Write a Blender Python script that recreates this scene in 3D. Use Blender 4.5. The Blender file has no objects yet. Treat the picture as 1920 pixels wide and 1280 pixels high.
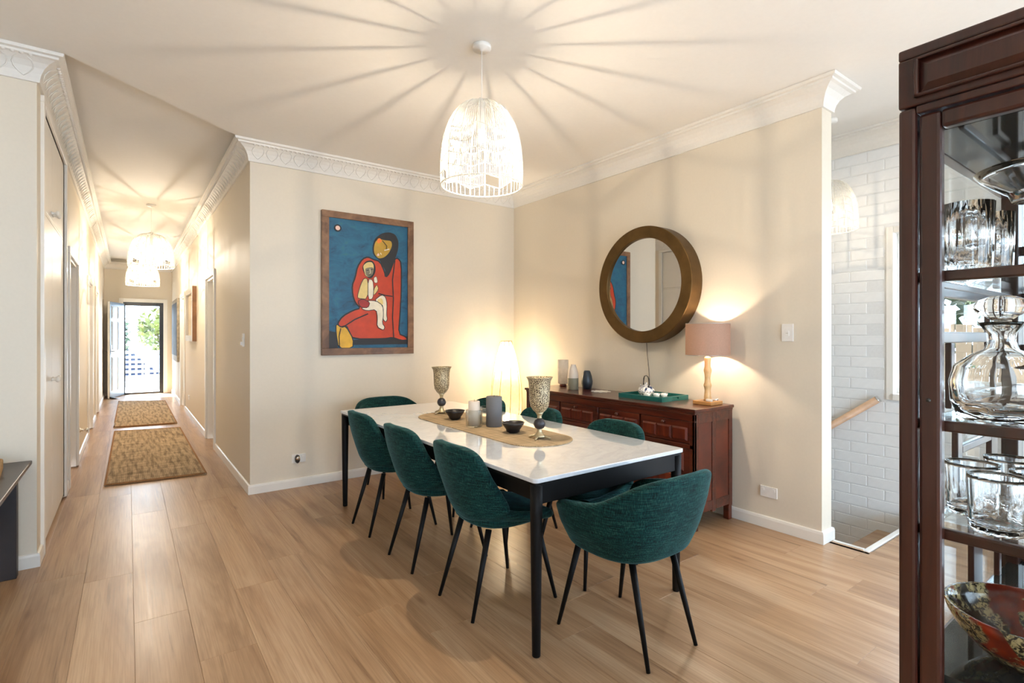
import bpy, bmesh, math, random
from mathutils import Vector, Matrix
random.seed(7)
scene = bpy.context.scene
COL = scene.collection
PI = math.pi

# ------------------------------------------------------------------ camera
cam_data = bpy.data.cameras.new('camera')
cam_data.sensor_width = 36.0
cam_data.lens = 979.1 / 1920 * 36.0
cam_data.shift_y = -12.0 / 1920
cam_data.clip_start = 0.02
cam = bpy.data.objects.new('camera', cam_data)
cam.location = (0, 0, 1.3443)
cam.rotation_euler = (PI / 2, 0, -0.6342)
COL.objects.link(cam)
scene.camera = cam

# ------------------------------------------------------------------ sky, exposure
world = bpy.data.worlds.new('sky')
scene.world = world
world.use_nodes = True
bg = world.node_tree.nodes['Background']
bg.inputs[0].default_value = (0.64, 0.80, 1.0, 1)
bg.inputs[1].default_value = 7.4
scene.view_settings.view_transform = 'Standard'
scene.view_settings.look = 'None'
scene.view_settings.gamma = 1.0
scene.view_settings.use_curve_mapping = False
scene.view_settings.exposure = 0.61
scene.cycles.max_bounces = 14
scene.cycles.diffuse_bounces = 6
scene.cycles.glossy_bounces = 5
scene.cycles.transmission_bounces = 12
scene.cycles.transparent_max_bounces = 24
scene.cycles.sample_clamp_indirect = 6.0
scene.cycles.caustics_refractive = False
scene.cycles.caustics_reflective = False
WARM = (1.0, 0.82, 0.60)
sun_data = bpy.data.lights.new('sun', 'SUN')
sun_data.energy = 45.0
sun_data.angle = 0.009
sun_data.color = (0.94, 0.97, 1.0)
sun = bpy.data.objects.new('sun', sun_data)
sun.location = (-6, 22, 12)
sun.rotation_euler = Vector((0.30, -0.55, -1.0)).to_track_quat('-Z', 'Y').to_euler()
COL.objects.link(sun)

# ------------------------------------------------------------------ room numbers (metres)
XA, YA = 0.829, 4.857      # corner between corridor and far wall
XM, YD = 3.599, 1.526      # wall with the round mirror and its free end
XL, YL = -0.426, 4.081     # left corner of the corridor
HC, HZ, CP = 2.808, 2.964, 0.13
YF = 14.6
XB = 4.75                  # brick wall
XW, YB = -3.3, -3.6        # unseen sides of the room
XE = 3.735                 # back of the mirror wall
ZC = 3.03                  # corridor ceiling


def portal(name, loc, rot, sx, sy):
    d = bpy.data.lights.new(name, 'AREA')
    d.shape = 'RECTANGLE'
    d.size, d.size_y = sx, sy
    d.cycles.is_portal = True
    o = bpy.data.objects.new(name, d)
    o.location, o.rotation_euler = loc, rot
    COL.objects.link(o)


portal('window_portal', (XB - 0.02, 0.80, 1.51), (0, PI / 2, 0), 1.27, 1.42)
portal('glass_door_portal', (XB - 0.02, -1.725, 1.2), (0, PI / 2, 0), 2.4, 2.75)
portal('rear_glass_portal', (0.6, YB + 0.03, 1.15), (PI / 2, 0, 0), 5.4, 2.3)
portal('entry_portal', (0.285, YF - 0.03, 1.03), (-PI / 2, 0, 0), 0.75, 2.06)


# ------------------------------------------------------------------ materials
def srgb(r, g, b):
    f = lambda c: (c / 255 / 12.92) if c / 255 <= 0.04045 else ((c / 255 + 0.055) / 1.055) ** 2.4
    return (f(r), f(g), f(b), 1.0)


class NT:
    def __init__(self, name):
        self.m = bpy.data.materials.new(name)
        self.m.use_nodes = True
        self.t = self.m.node_tree
        self.b = self.t.nodes['Principled BSDF']
        self.out = self.t.nodes['Material Output']

    def n(self, typ, **kw):
        nd = self.t.nodes.new(typ)
        for k, v in kw.items():
            if k.startswith('i_'):
                key = k[2:].replace('_', ' ')
                nd.inputs[key].default_value = v
            else:
                setattr(nd, k, v)
        return nd

    def l(self, a, b):
        self.t.links.new(a, b)

    def set(self, **kw):
        for k, v in kw.items():
            self.b.inputs[k.replace('_', ' ')].default_value = v
        return self

    def coords(self, scale=(1, 1, 1), kind='Object', rnd=False):
        tc = self.n('ShaderNodeTexCoord')
        mp = self.n('ShaderNodeMapping')
        mp.inputs['Scale'].default_value = scale
        self.l(tc.outputs[kind], mp.inputs['Vector'])
        if rnd:
            oi = self.n('ShaderNodeObjectInfo')
            mu = self.n('ShaderNodeMath', operation='MULTIPLY')
            mu.inputs[1].default_value = 37.0
            self.l(oi.outputs['Random'], mu.inputs[0])
            cb = self.n('ShaderNodeCombineXYZ')
            for i in range(3):
                self.l(mu.outputs[0], cb.inputs[i])
            self.l(cb.outputs[0], mp.inputs['Location'])
        return mp.outputs['Vector']

    def ramp(self, fac, stops):
        r = self.n('ShaderNodeValToRGB')
        el = r.color_ramp.elements
        while len(el) < len(stops):
            el.new(0.5)
        for e, (p, c) in zip(el, stops):
            e.position, e.color = p, c
        self.l(fac, r.inputs['Fac'])
        return r.outputs['Color']

    def noise(self, vec, scale=5, detail=4, rough=0.55, dist=0.0):
        nz = self.n('ShaderNodeTexNoise')
        nz.inputs['Scale'].default_value = scale
        nz.inputs['Detail'].default_value = detail
        nz.inputs['Roughness'].default_value = rough
        nz.inputs['Distortion'].default_value = dist
        self.l(vec, nz.inputs['Vector'])
        return nz.outputs['Fac']

    def mix(self, fac, a, b, mode='MIX'):
        mx = self.n('ShaderNodeMix', data_type='RGBA', blend_type=mode)
        for sock, v in ((mx.inputs[0], fac), (mx.inputs[6], a), (mx.inputs[7], b)):
            if isinstance(v, (int, float)):
                sock.default_value = v
            elif isinstance(v, tuple):
                sock.default_value = v
            else:
                self.l(v, sock)
        return mx.outputs[2]

    def bump(self, h, strength=0.3, dist=0.002):
        b = self.n('ShaderNodeBump')
        b.inputs['Strength'].default_value = strength
        b.inputs['Distance'].default_value = dist
        self.l(h, b.inputs['Height'])
        self.l(b.outputs['Normal'], self.b.inputs['Normal'])

    def color(self, c):
        self.l(c, self.b.inputs['Base Color'])
        return self


M = {}


def plain(name, col, rough=0.5, metal=0.0, coat=0.0, noise=0.0, nscale=30, bump=0.0):
    t = NT(name)
    t.set(Base_Color=col, Roughness=rough, Metallic=metal, Coat_Weight=coat, Coat_Roughness=0.12)
    v = t.coords()
    f = t.noise(v, nscale, 3)
    k = noise if noise else 0.03
    dark = tuple(c * (1 - k) for c in col[:3]) + (1,)
    lite = tuple(min(1, c * (1 + k)) for c in col[:3]) + (1,)
    t.color(t.ramp(f, [(0.3, dark), (0.7, lite)]))
    if bump:
        t.bump(f, bump, 0.002)
    M[name] = t.m
    return t.m


plain('wall_paint', (0.715, 0.645, 0.53, 1), 0.55, noise=0.012, nscale=60, bump=0.02)
plain('ceiling_paint', (0.82, 0.80, 0.76, 1), 0.7, noise=0.01, nscale=40, bump=0.02)
plain('trim_paint', (0.79, 0.765, 0.71, 1), 0.3, noise=0.01, nscale=20)
plain('door_paint', (0.80, 0.775, 0.72, 1), 0.38, noise=0.01, nscale=20)
plain('plaster', (0.76, 0.735, 0.685, 1), 0.6, noise=0.02, nscale=50, bump=0.05)
plain('brick_white', (0.80, 0.81, 0.81, 1), 0.5, noise=0.02, nscale=25, bump=0.2)
plain('mortar_white', (0.72, 0.73, 0.73, 1), 0.7, noise=0.03, nscale=60, bump=0.15)
plain('black_metal', (0.004, 0.0035, 0.0035, 1), 0.5, noise=0.1)
M['black_metal'].node_tree.nodes['Principled BSDF'].inputs['Specular IOR Level'].default_value = 0.2
plain('black_frame', (0.006, 0.006, 0.007, 1), 0.35, noise=0.1)
plain('white_plastic', (0.82, 0.80, 0.76, 1), 0.3)
plain('dark_plastic', (0.03, 0.028, 0.025, 1), 0.35)
plain('chrome', (0.8, 0.79, 0.77, 1), 0.15, metal=1.0)
plain('steel', (0.55, 0.55, 0.55, 1), 0.3, metal=1.0)
plain('navy_ceramic', srgb(42, 52, 62), 0.32, noise=0.15)
plain('black_ceramic', srgb(30, 26, 27), 0.38, noise=0.2, nscale=60)
plain('grey_wax', srgb(104, 106, 110), 0.6, noise=0.03)
plain('white_wax', srgb(212, 200, 186), 0.5, noise=0.03)
plain('sage_ceramic', srgb(138, 136, 118), 0.45, noise=0.05)
plain('teal_lacquer', srgb(8, 96, 92), 0.28, coat=0.5, noise=0.1)
plain('paper_white', (0.85, 0.84, 0.80, 1), 0.7)
plain('dark_stone', srgb(54, 52, 56), 0.35, noise=0.35, nscale=18)
plain('tan_weave', srgb(176, 140, 92), 0.8, noise=0.3, nscale=90, bump=0.6)
plain('espresso_wood', srgb(38, 28, 26), 0.45, noise=0.2, nscale=8)
plain('wenge_top', srgb(72, 61, 56), 0.34, noise=0.1, nscale=8)
plain('door_blue_grey', srgb(96, 116, 138), 0.35, noise=0.04)
plain('concrete', (0.62, 0.61, 0.58, 1), 0.8, noise=0.08, nscale=6, bump=0.2)
plain('paving', (0.34, 0.33, 0.325, 1), 0.9, noise=0.2, nscale=3)
plain('white_rail', (0.85, 0.86, 0.86, 1), 0.5)
plain('slate', srgb(40, 48, 70), 0.65, noise=0.2, nscale=4)
plain('foliage', srgb(44, 62, 26), 0.6, noise=0.5, nscale=3)
plain('foliage_pale', srgb(96, 104, 40), 0.6, noise=0.4, nscale=3)
plain('bark', srgb(92, 78, 62), 0.8, noise=0.3, nscale=12)
plain('fence_wood', srgb(84, 68, 50), 0.75, noise=0.2, nscale=6)
plain('bamboo', srgb(226, 190, 136), 0.35, noise=0.12, nscale=22)
plain('honey_wood', srgb(190, 138, 80), 0.35, noise=0.15, nscale=14)
plain('pot_white', (0.8, 0.8, 0.78, 1), 0.4)
plain('rail_wood', srgb(204, 164, 130), 0.4, noise=0.15, nscale=14)
plain('brushed_bronze', srgb(100, 76, 42), 0.42, metal=0.75, noise=0.22, nscale=9)
plain('silver_plain', srgb(200, 186, 152), 0.3, metal=0.8, noise=0.1)
plain('cream_canvas', srgb(226, 214, 190), 0.7, noise=0.06)
plain('dark_canvas', srgb(50, 56, 62), 0.6, noise=0.5, nscale=7)
plain('art_edge', srgb(150, 140, 122), 0.6, noise=0.3, nscale=20)
plain('box_side', srgb(120, 82, 46), 0.5, noise=0.1)
plain('blind_fabric', srgb(70, 66, 92), 0.7, noise=0.1)

# floor planks
t = NT('oak_plank')
v = t.coords((1, 1, 1), rnd=True)
g1 = t.noise(t.coords((34, 0.9, 10), rnd=True), 1.0, 7, 0.66, 0.5)
g2 = t.noise(t.coords((5.0, 0.55, 2), rnd=True), 1.0, 4, 0.6, 1.2)
g3 = t.noise(t.coords((150, 2.6, 10), rnd=True), 1.0, 3, 0.6)
c1 = t.ramp(g2, [(0.28, srgb(150, 114, 82)), (0.5, srgb(180, 146, 112)), (0.72, srgb(198, 168, 136))])
c2 = t.ramp(g1, [(0.28, (0.48, 0.41, 0.35, 1)), (0.41, (0.95, 0.94, 0.92, 1)), (1.0, (1.05, 1.05, 1.05, 1))])
c3 = t.ramp(g3, [(0.35, (0.76, 0.72, 0.68, 1)), (0.6, (1, 1, 1, 1))])
cc = t.mix(1.0, c1, c2, 'MULTIPLY')
cc = t.mix(0.8, cc, c3, 'MULTIPLY')
vk = t.n('ShaderNodeTexVoronoi')
vk.inputs['Scale'].default_value = 1.0
t.l(t.coords((4.2, 1.15, 3), rnd=True), vk.inputs['Vector'])
kn = t.ramp(vk.outputs['Distance'], [(0.0, (0.35, 0.26, 0.2, 1)), (0.035, (0.6, 0.5, 0.42, 1)), (0.09, (1, 1, 1, 1))])
cc = t.mix(0.75, cc, kn, 'MULTIPLY')
oi = t.n('ShaderNodeObjectInfo')
tone = t.ramp(oi.outputs['Random'], [(0.0, (0.92, 0.91, 0.90, 1)), (0.5, (0.98, 0.98, 0.98, 1)), (1.0, (1.04, 1.035, 1.03, 1))])
cc = t.mix(1.0, cc, tone, 'MULTIPLY')
t.color(cc)
t.set(Roughness=0.36)
rr = t.n('ShaderNodeMapRange')
rr.inputs['To Min'].default_value, rr.inputs['To Max'].default_value = 0.24, 0.40
t.l(g1, rr.inputs['Value'])
t.l(rr.outputs[0], t.b.inputs['Roughness'])
t.bump(g3, 0.08, 0.001)
M['oak_plank'] = t.m

# marble
t = NT('marble')
v = t.coords((1, 1, 1))
n1 = t.noise(v, 2.2, 8, 0.65, 2.5)
n2 = t.noise(v, 9, 6, 0.6, 1.0)
a = t.ramp(n1, [(0.40, (0.78, 0.82, 0.87, 1)), (0.495, (0.72, 0.76, 0.81, 1)), (0.53, (0.78, 0.82, 0.87, 1)), (1, (0.80, 0.84, 0.89, 1))])
b = t.ramp(n2, [(0.35, (0.94, 0.94, 0.94, 1)), (0.6, (1, 1, 1, 1))])
t.color(t.mix(1.0, a, b, 'MULTIPLY'))
t.set(Roughness=0.08, Specular_IOR_Level=0.6, Coat_Weight=1.0, Coat_Roughness=0.03)
M['marble'] = t.m

# teal fabric
t = NT('teal_fabric')
v = t.coords((1, 1, 1))
w1 = t.noise(t.coords((340, 340, 16)), 1.0, 2, 0.5)
w2 = t.noise(t.coords((16, 16, 340)), 1.0, 2, 0.5)
ad = t.n('ShaderNodeMath', operation='ADD')
t.l(w1, ad.inputs[0]); t.l(w2, ad.inputs[1])
hf = t.n('ShaderNodeMath', operation='MULTIPLY')
hf.inputs[1].default_value = 0.5
t.l(ad.outputs[0], hf.inputs[0])
col = t.ramp(hf.outputs[0], [(0.36, srgb(8, 16, 16)), (0.45, srgb(8, 42, 42)), (0.54, srgb(12, 64, 62)), (0.66, srgb(54, 90, 82))])
big = t.ramp(t.noise(v, 9, 3), [(0.3, (0.8, 0.8, 0.8, 1)), (0.7, (1.1, 1.1, 1.1, 1))])
t.color(t.mix(1.0, col, big, 'MULTIPLY'))
t.set(Roughness=0.85, Sheen_Weight=0.28, Sheen_Roughness=0.35, Sheen_Tint=(0.35, 0.75, 0.8, 1), Specular_IOR_Level=0.2)
t.bump(hf.outputs[0], 0.5, 0.002)
M['teal_fabric'] = t.m

# rosewood and darker cabinet wood
def wood(name, dark, mid, lite, rough, coat, scale=(14, 1.4, 14)):
    t = NT(name)
    g = t.noise(t.coords(scale), 1.0, 6, 0.6, 1.5)
    g2 = t.noise(t.coords(tuple(s * 5 for s in scale)), 1.0, 3, 0.6)
    c = t.ramp(g, [(0.3, dark), (0.5, mid), (0.72, lite)])
    c2 = t.ramp(g2, [(0.3, (0.8, 0.78, 0.76, 1)), (0.65, (1, 1, 1, 1))])
    t.color(t.mix(0.8, c, c2, 'MULTIPLY'))
    t.set(Roughness=rough, Coat_Weight=coat, Coat_Roughness=0.1)
    M[name] = t.m
wood('rosewood', srgb(48, 15, 7), srgb(80, 28, 12), srgb(106, 42, 20), 0.3, 0.5)
wood('rosewood_panel', srgb(62, 20, 8), srgb(96, 34, 16), srgb(120, 48, 22), 0.32, 0.4, (3, 14, 3))
wood('cabinet_wood', srgb(34, 13, 8), srgb(56, 22, 13), srgb(74, 33, 20), 0.3, 0.5, (16, 16, 1.2))
wood('frame_wood', srgb(92, 62, 42), srgb(128, 92, 64), srgb(152, 114, 82), 0.5, 0.1, (4, 4, 4))

# canvas blue
t = NT('painted_blue')
f = t.noise(t.coords((3, 3, 5)), 2.2, 8, 0.68, 0.8)
t.color(t.ramp(f, [(0.28, srgb(18, 48, 64)), (0.42, srgb(16, 80, 112)), (0.58, srgb(24, 96, 126)), (0.75, srgb(52, 106, 104))]))
t.set(Roughness=0.55)
t.bump(f, 0.3, 0.003)
M['painted_blue'] = t.m
for nm, c in (('paint_red', (186, 56, 14)), ('paint_darkred', (150, 34, 28)), ('paint_black', (22, 20, 22)), ('paint_ochre', (178, 140, 40)),
              ('paint_yellow', (214, 164, 40)), ('paint_cream', (226, 214, 190)), ('paint_sand', (216, 190, 120)), ('paint_grey', (128, 120, 96)),
              ('paint_orange', (226, 120, 36)), ('paint_pink', (226, 190, 176))):
    plain(nm, srgb(*c), 0.5, noise=0.12, nscale=14, bump=0.15)

# jute
def jute(name, base, scale, k=0.9):
    t = NT(name)
    w = t.n('ShaderNodeTexWave', wave_type='BANDS', bands_direction='X')
    w.inputs['Scale'].default_value = scale
    w.inputs['Distortion'].default_value = 1.5
    w.inputs['Detail'].default_value = 2
    t.l(t.coords(), w.inputs['Vector'])
    w2 = t.n('ShaderNodeTexWave', wave_type='BANDS', bands_direction='Y')
    w2.inputs['Scale'].default_value = scale * 0.8
    w2.inputs['Distortion'].default_value = 1.5
    t.l(t.coords(), w2.inputs['Vector'])
    mu = t.n('ShaderNodeMath', operation='MULTIPLY')
    t.l(w.outputs['Fac'], mu.inputs[0]); t.l(w2.outputs['Fac'], mu.inputs[1])
    n1 = t.noise(t.coords((30, 3, 1)), 1, 3)
    n2 = t.noise(t.coords((3, 40, 1)), 1, 3)
    c = t.ramp(mu.outputs[0], [(0.0, tuple(x * 0.62 for x in base[:3]) + (1,)), (0.6, base)])
    c = t.mix(k, c, t.ramp(n1, [(0.36, (0.50, 0.48, 0.46, 1)), (0.58, (1.1, 1.08, 1.05, 1))]), 'MULTIPLY')
    c = t.mix(k, c, t.ramp(n2, [(0.36, (0.56, 0.54, 0.50, 1)), (0.58, (1.1, 1.08, 1.05, 1))]), 'MULTIPLY')
    t.color(c)
    t.set(Roughness=0.9, Specular_IOR_Level=0.15)
    t.bump(mu.outputs[0], 0.8, 0.006)
    M[name] = t.m
jute('jute_rug', srgb(216, 192, 160), 22)
jute('jute_runner', srgb(232, 204, 164), 48, 0.35)
plain('jute_binding', srgb(150, 108, 66), 0.9, noise=0.2, nscale=80, bump=0.5)

# glass, panes, mirror
t = NT('clear_glass')
t.set(Base_Color=(1, 1, 1, 1), Roughness=0.0, IOR=1.5, Transmission_Weight=1.0)
M['clear_glass'] = t.m
t = NT('pane_glass')
tr = t.n('ShaderNodeBsdfTransparent')
tr.inputs[0].default_value = (0.985, 0.995, 0.99, 1)
gl = t.n('ShaderNodeBsdfGlossy')
gl.inputs['Roughness'].default_value = 0.0
fr = t.n('ShaderNodeFresnel')
fr.inputs['IOR'].default_value = 1.22
mx = t.n('ShaderNodeMixShader')
ge = t.n('ShaderNodeNewGeometry')
mr_ = t.n('ShaderNodeMapRange')          # same reflectance on both faces of the pane
mr_.inputs['To Min'].default_value, mr_.inputs['To Max'].default_value = 1.22, 1 / 1.22
t.l(ge.outputs['Backfacing'], mr_.inputs['Value'])
t.l(mr_.outputs[0], fr.inputs['IOR'])
t.l(fr.outputs[0], mx.inputs[0]); t.l(tr.outputs[0], mx.inputs[1]); t.l(gl.outputs[0], mx.inputs[2])
t.l(mx.outputs[0], t.out.inputs['Surface'])
M['pane_glass'] = t.m
t = NT('mirror_glass')
t.set(Base_Color=(0.78, 0.78, 0.76, 1), Metallic=1.0, Roughness=0.015)
M['mirror_glass'] = t.m
t = NT('thin_glass')
tr = t.n('ShaderNodeBsdfTransparent')
tr.inputs[0].default_value = (0.93, 0.94, 0.93, 1)
gl = t.n('ShaderNodeBsdfGlossy')
gl.inputs['Roughness'].default_value = 0.02
lw = t.n('ShaderNodeLayerWeight')
lw.inputs['Blend'].default_value = 0.25
mx = t.n('ShaderNodeMixShader')
t.l(lw.outputs['Facing'], mx.inputs[0]); t.l(tr.outputs[0], mx.inputs[1]); t.l(gl.outputs[0], mx.inputs[2])
t.l(mx.outputs[0], t.out.inputs['Surface'])
M['thin_glass'] = t.m
t = NT('dark_gloss')
t.set(Base_Color=(0.05, 0.06, 0.06, 1), Metallic=0.6, Roughness=0.05)
M['dark_gloss'] = t.m


def thin(name, col, trans, clear, scale=200):
    """cloth or paper that lets light through: diffuse + translucent + open weave"""
    t = NT(name)
    d = t.n('ShaderNodeBsdfDiffuse')
    tl = t.n('ShaderNodeBsdfTranslucent')
    tp = t.n('ShaderNodeBsdfTransparent')
    f = t.noise(t.coords((scale, scale, scale)), 1.0, 2)
    c = t.ramp(f, [(0.3, tuple(x * 0.82 for x in col[:3]) + (1,)), (0.7, col)])
    t.l(c, d.inputs[0]); t.l(c, tl.inputs[0])
    m1 = t.n('ShaderNodeMixShader'); m1.inputs[0].default_value = trans
    t.l(d.outputs[0], m1.inputs[1]); t.l(tl.outputs[0], m1.inputs[2])
    m2 = t.n('ShaderNodeMixShader'); m2.inputs[0].default_value = clear
    t.l(m1.outputs[0], m2.inputs[1]); t.l(tp.outputs[0], m2.inputs[2])
    t.l(m2.outputs[0], t.out.inputs['Surface'])
    M[name] = t.m
thin('lamp_paper', (0.56, 0.47, 0.27, 1), 0.5, 0.20, 30)
thin('frosted_glass', (0.9, 0.87, 0.82, 1), 0.5, 0.3, 20)
thin('linen_shade', srgb(190, 160, 142), 0.15, 0.0, 300)
thin('cotton_thread', (0.93, 0.92, 0.88, 1), 0.35, 0.0, 40)

t = NT('light_bulb')
t.set(Base_Color=(1, 1, 1, 1), Emission_Color=(1.0, 0.8, 0.55, 1), Emission_Strength=12.0)
M['light_bulb'] = t.m

# pierced silver
t = NT('pierced_silver')
vo = t.n('ShaderNodeTexVoronoi', feature='DISTANCE_TO_EDGE')
vo.inputs['Scale'].default_value = 105.0
t.l(t.coords(), vo.inputs['Vector'])
c = t.ramp(vo.outputs['Distance'], [(0.09, srgb(200, 182, 146)), (0.17, srgb(72, 52, 32))])
t.color(c)
t.set(Metallic=0.25, Roughness=0.34)
t.bump(vo.outputs['Distance'], 0.6, 0.003)
M['pierced_silver'] = t.m
# blue and white porcelain
t = NT('blue_white_porcelain')
f = t.noise(t.coords((1, 1, 1)), 42, 3, 0.6, 1.5)
t.color(t.ramp(f, [(0.44, (0.84, 0.83, 0.80, 1)), (0.53, (0.80, 0.80, 0.79, 1)), (0.57, srgb(60, 74, 110)), (0.7, srgb(34, 44, 80))]))
t.set(Roughness=0.15)
M['blue_white_porcelain'] = t.m
# reactive glaze bowl
t = NT('mottled_glaze')
f = t.noise(t.coords(), 16, 3, 0.5, 0.6)
f2 = t.noise(t.coords(), 130, 3, 0.6, 1.0)
sp = t.ramp(f2, [(0.45, srgb(44, 36, 26)), (0.55, srgb(170, 152, 108))])
rd = t.ramp(t.noise(t.coords(), 24, 2), [(0.35, srgb(84, 22, 12)), (0.6, srgb(150, 46, 18))])
bl = (0.01, 0.009, 0.008, 1)
c = t.mix(t.ramp(f, [(0.46, (0, 0, 0, 1)), (0.5, (1, 1, 1, 1))]), rd, sp)
c = t.mix(t.ramp(f, [(0.58, (0, 0, 0, 1)), (0.62, (1, 1, 1, 1))]), c, bl)
t.color(c)
t.set(Roughness=0.12)
M['mottled_glaze'] = t.m

# ------------------------------------------------------------------ mesh helpers
class MB:
    def __init__(self):
        self.v, self.f, self.s = [], [], []

    def add(self, vs, fs, smooth=False):
        o = len(self.v)
        self.v += [tuple(p) for p in vs]
        self.f += [tuple(i + o for i in f) for f in fs]
        self.s += [smooth] * len(fs)
        return self

    def box(self, x0, x1, y0, y1, z0, z1):
        vs = [(x, y, z) for z in (z0, z1) for y in (y0, y1) for x in (x0, x1)]
        return self.add(vs, [(0, 2, 3, 1), (4, 5, 7, 6), (0, 1, 5, 4), (2, 6, 7, 3), (0, 4, 6, 2), (1, 3, 7, 5)])

    def prism(self, poly, z0, z1, axis='z'):
        n = len(poly)
        def P(a, b, c):
            return {'z': (a, b, c), 'y': (a, c, b), 'x': (c, a, b)}[axis]
        vs = [P(a, b, z0) for a, b in poly] + [P(a, b, z1) for a, b in poly]
        fs = [tuple(range(n - 1, -1, -1)), tuple(range(n, 2 * n))]
        fs += [(i, (i + 1) % n, (i + 1) % n + n, i + n) for i in range(n)]
        return self.add(vs, fs)

    def lathe(self, prof, n=32, cx=0, cy=0, smooth=True, cap=True, fn=None):
        vs = []
        for r, z in prof:
            for i in range(n):
                a = 2 * PI * i / n
                k = fn(a, z) if fn else 1.0
                vs.append((cx + r * k * math.cos(a), cy + r * k * math.sin(a), z))
        fs = []
        for j in range(len(prof) - 1):
            for i in range(n):
                fs.append((j * n + i, j * n + (i + 1) % n, (j + 1) * n + (i + 1) % n, (j + 1) * n + i))
        self.add(vs, fs, smooth)
        if cap:
            m = len(self.v) - len(vs)
            if prof[0][0] > 1e-5:
                self.f.append(tuple(m + i for i in range(n - 1, -1, -1))); self.s.append(False)
            if prof[-1][0] > 1e-5:
                self.f.append(tuple(m + (len(prof) - 1) * n + i for i in range(n))); self.s.append(False)
        return self

    def tube(self, path, r, n=8, closed=False, cap=True):
        """path of points, r a number or a list of radii"""
        pts = [Vector(p) for p in path]
        m = len(pts)
        rs = r if isinstance(r, (list, tuple)) else [r] * m
        vs, up = [], None
        for i, p in enumerate(pts):
            if closed:
                d = pts[(i + 1) % m] - pts[i - 1]
            else:
                d = pts[min(i + 1, m - 1)] - pts[max(i - 1, 0)]
            d.normalize()
            if up is None:
                ref = Vector((0, 0, 1)) if abs(d.z) < 0.9 else Vector((1, 0, 0))
                up = d.cross(ref).normalized()
            up = (up - d * up.dot(d)).normalized()
            w = d.cross(up)
            for k in range(n):
                a = 2 * PI * k / n
                q = p + (up * math.cos(a) + w * math.sin(a)) * rs[i]
                vs.append(tuple(q))
        fs = []
        for j in range(m if closed else m - 1):
            j2 = (j + 1) % m
            for k in range(n):
                fs.append((j * n + k, j * n + (k + 1) % n, j2 * n + (k + 1) % n, j2 * n + k))
        o = len(self.v)
        self.add(vs, fs, n > 4)
        if cap and not closed:
            self.f.append(tuple(o + k for k in range(n - 1, -1, -1))); self.s.append(False)
            self.f.append(tuple(o + (m - 1) * n + k for k in range(n))); self.s.append(False)
        return self

    def mesh(self, name):
        me = bpy.data.meshes.new(name)
        me.from_pydata(self.v, [], self.f)
        me.polygons.foreach_set('use_smooth', self.s)
        bm = bmesh.new()
        bm.from_mesh(me)
        bmesh.ops.recalc_face_normals(bm, faces=bm.faces)
        bm.to_mesh(me)
        bm.free()
        me.update()
        return me

    def build(self, name, mat, parent=None, bevel=0.0, seg=2, loc=None, rot=None):
        return link(name, self.mesh(name), mat, parent, bevel, seg, loc, rot)


def link(name, me, mat, parent=None, bevel=0.0, seg=2, loc=None, rot=None):
    o = bpy.data.objects.new(name, me)
    if mat and not me.materials:
        me.materials.append(M[mat])
    COL.objects.link(o)
    if parent is not None:
        o.parent = parent
    if loc:
        o.location = loc
    if rot:
        o.rotation_euler = rot
    if bevel:
        b = o.modifiers.new('bevel', 'BEVEL')
        b.width, b.segments, b.limit_method, b.angle_limit = bevel, seg, 'ANGLE', 0.6
        b.harden_normals = False
    return o


def box(name, mat, dims, parent=None, bevel=0.0, seg=2):
    return MB().box(*dims).build(name, mat, parent, bevel, seg)


def tag(o, label, cat=None, group=None, kind=None):
    o['label'] = label
    if cat:
        o['category'] = cat
    if group:
        o['group'] = group
    if kind:
        o['kind'] = kind
    return o


def thing(name, label, cat, loc=(0, 0, 0), rz=0.0, group=None, kind=None):
    o = bpy.data.objects.new(name, None)
    o.empty_display_size = 0.1
    COL.objects.link(o)
    o.location = loc
    o.rotation_euler = (0, 0, rz)
    return tag(o, label, cat, group, kind)


def copy_tree(o, parent=None):
    c = o.copy()
    COL.objects.link(c)
    if parent is not None:
        c.parent = parent
    for ch in list(o.children):
        copy_tree(ch, c)
    return c


def lerp(table, t):
    if t <= table[0][0]:
        return table[0][1]
    for (a, va), (b, vb) in zip(table, table[1:]):
        if t <= b:
            return va + (vb - va) * (t - a) / (b - a)
    return table[-1][1]


def smoothstep(a, b, x):
    t = max(0.0, min(1.0, (x - a) / (b - a)))
    return t * t * (3 - 2 * t)


def subsurf(o, lv=1):
    s = o.modifiers.new('subsurf', 'SUBSURF')
    s.levels = s.render_levels = lv
    return o


# ================================================================== STRUCTURE
def struct(name, mb, mat, label, cat, bevel=0.0):
    o = mb.build(name, mat, None, bevel)
    return tag(o, label, cat, kind='structure')


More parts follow.
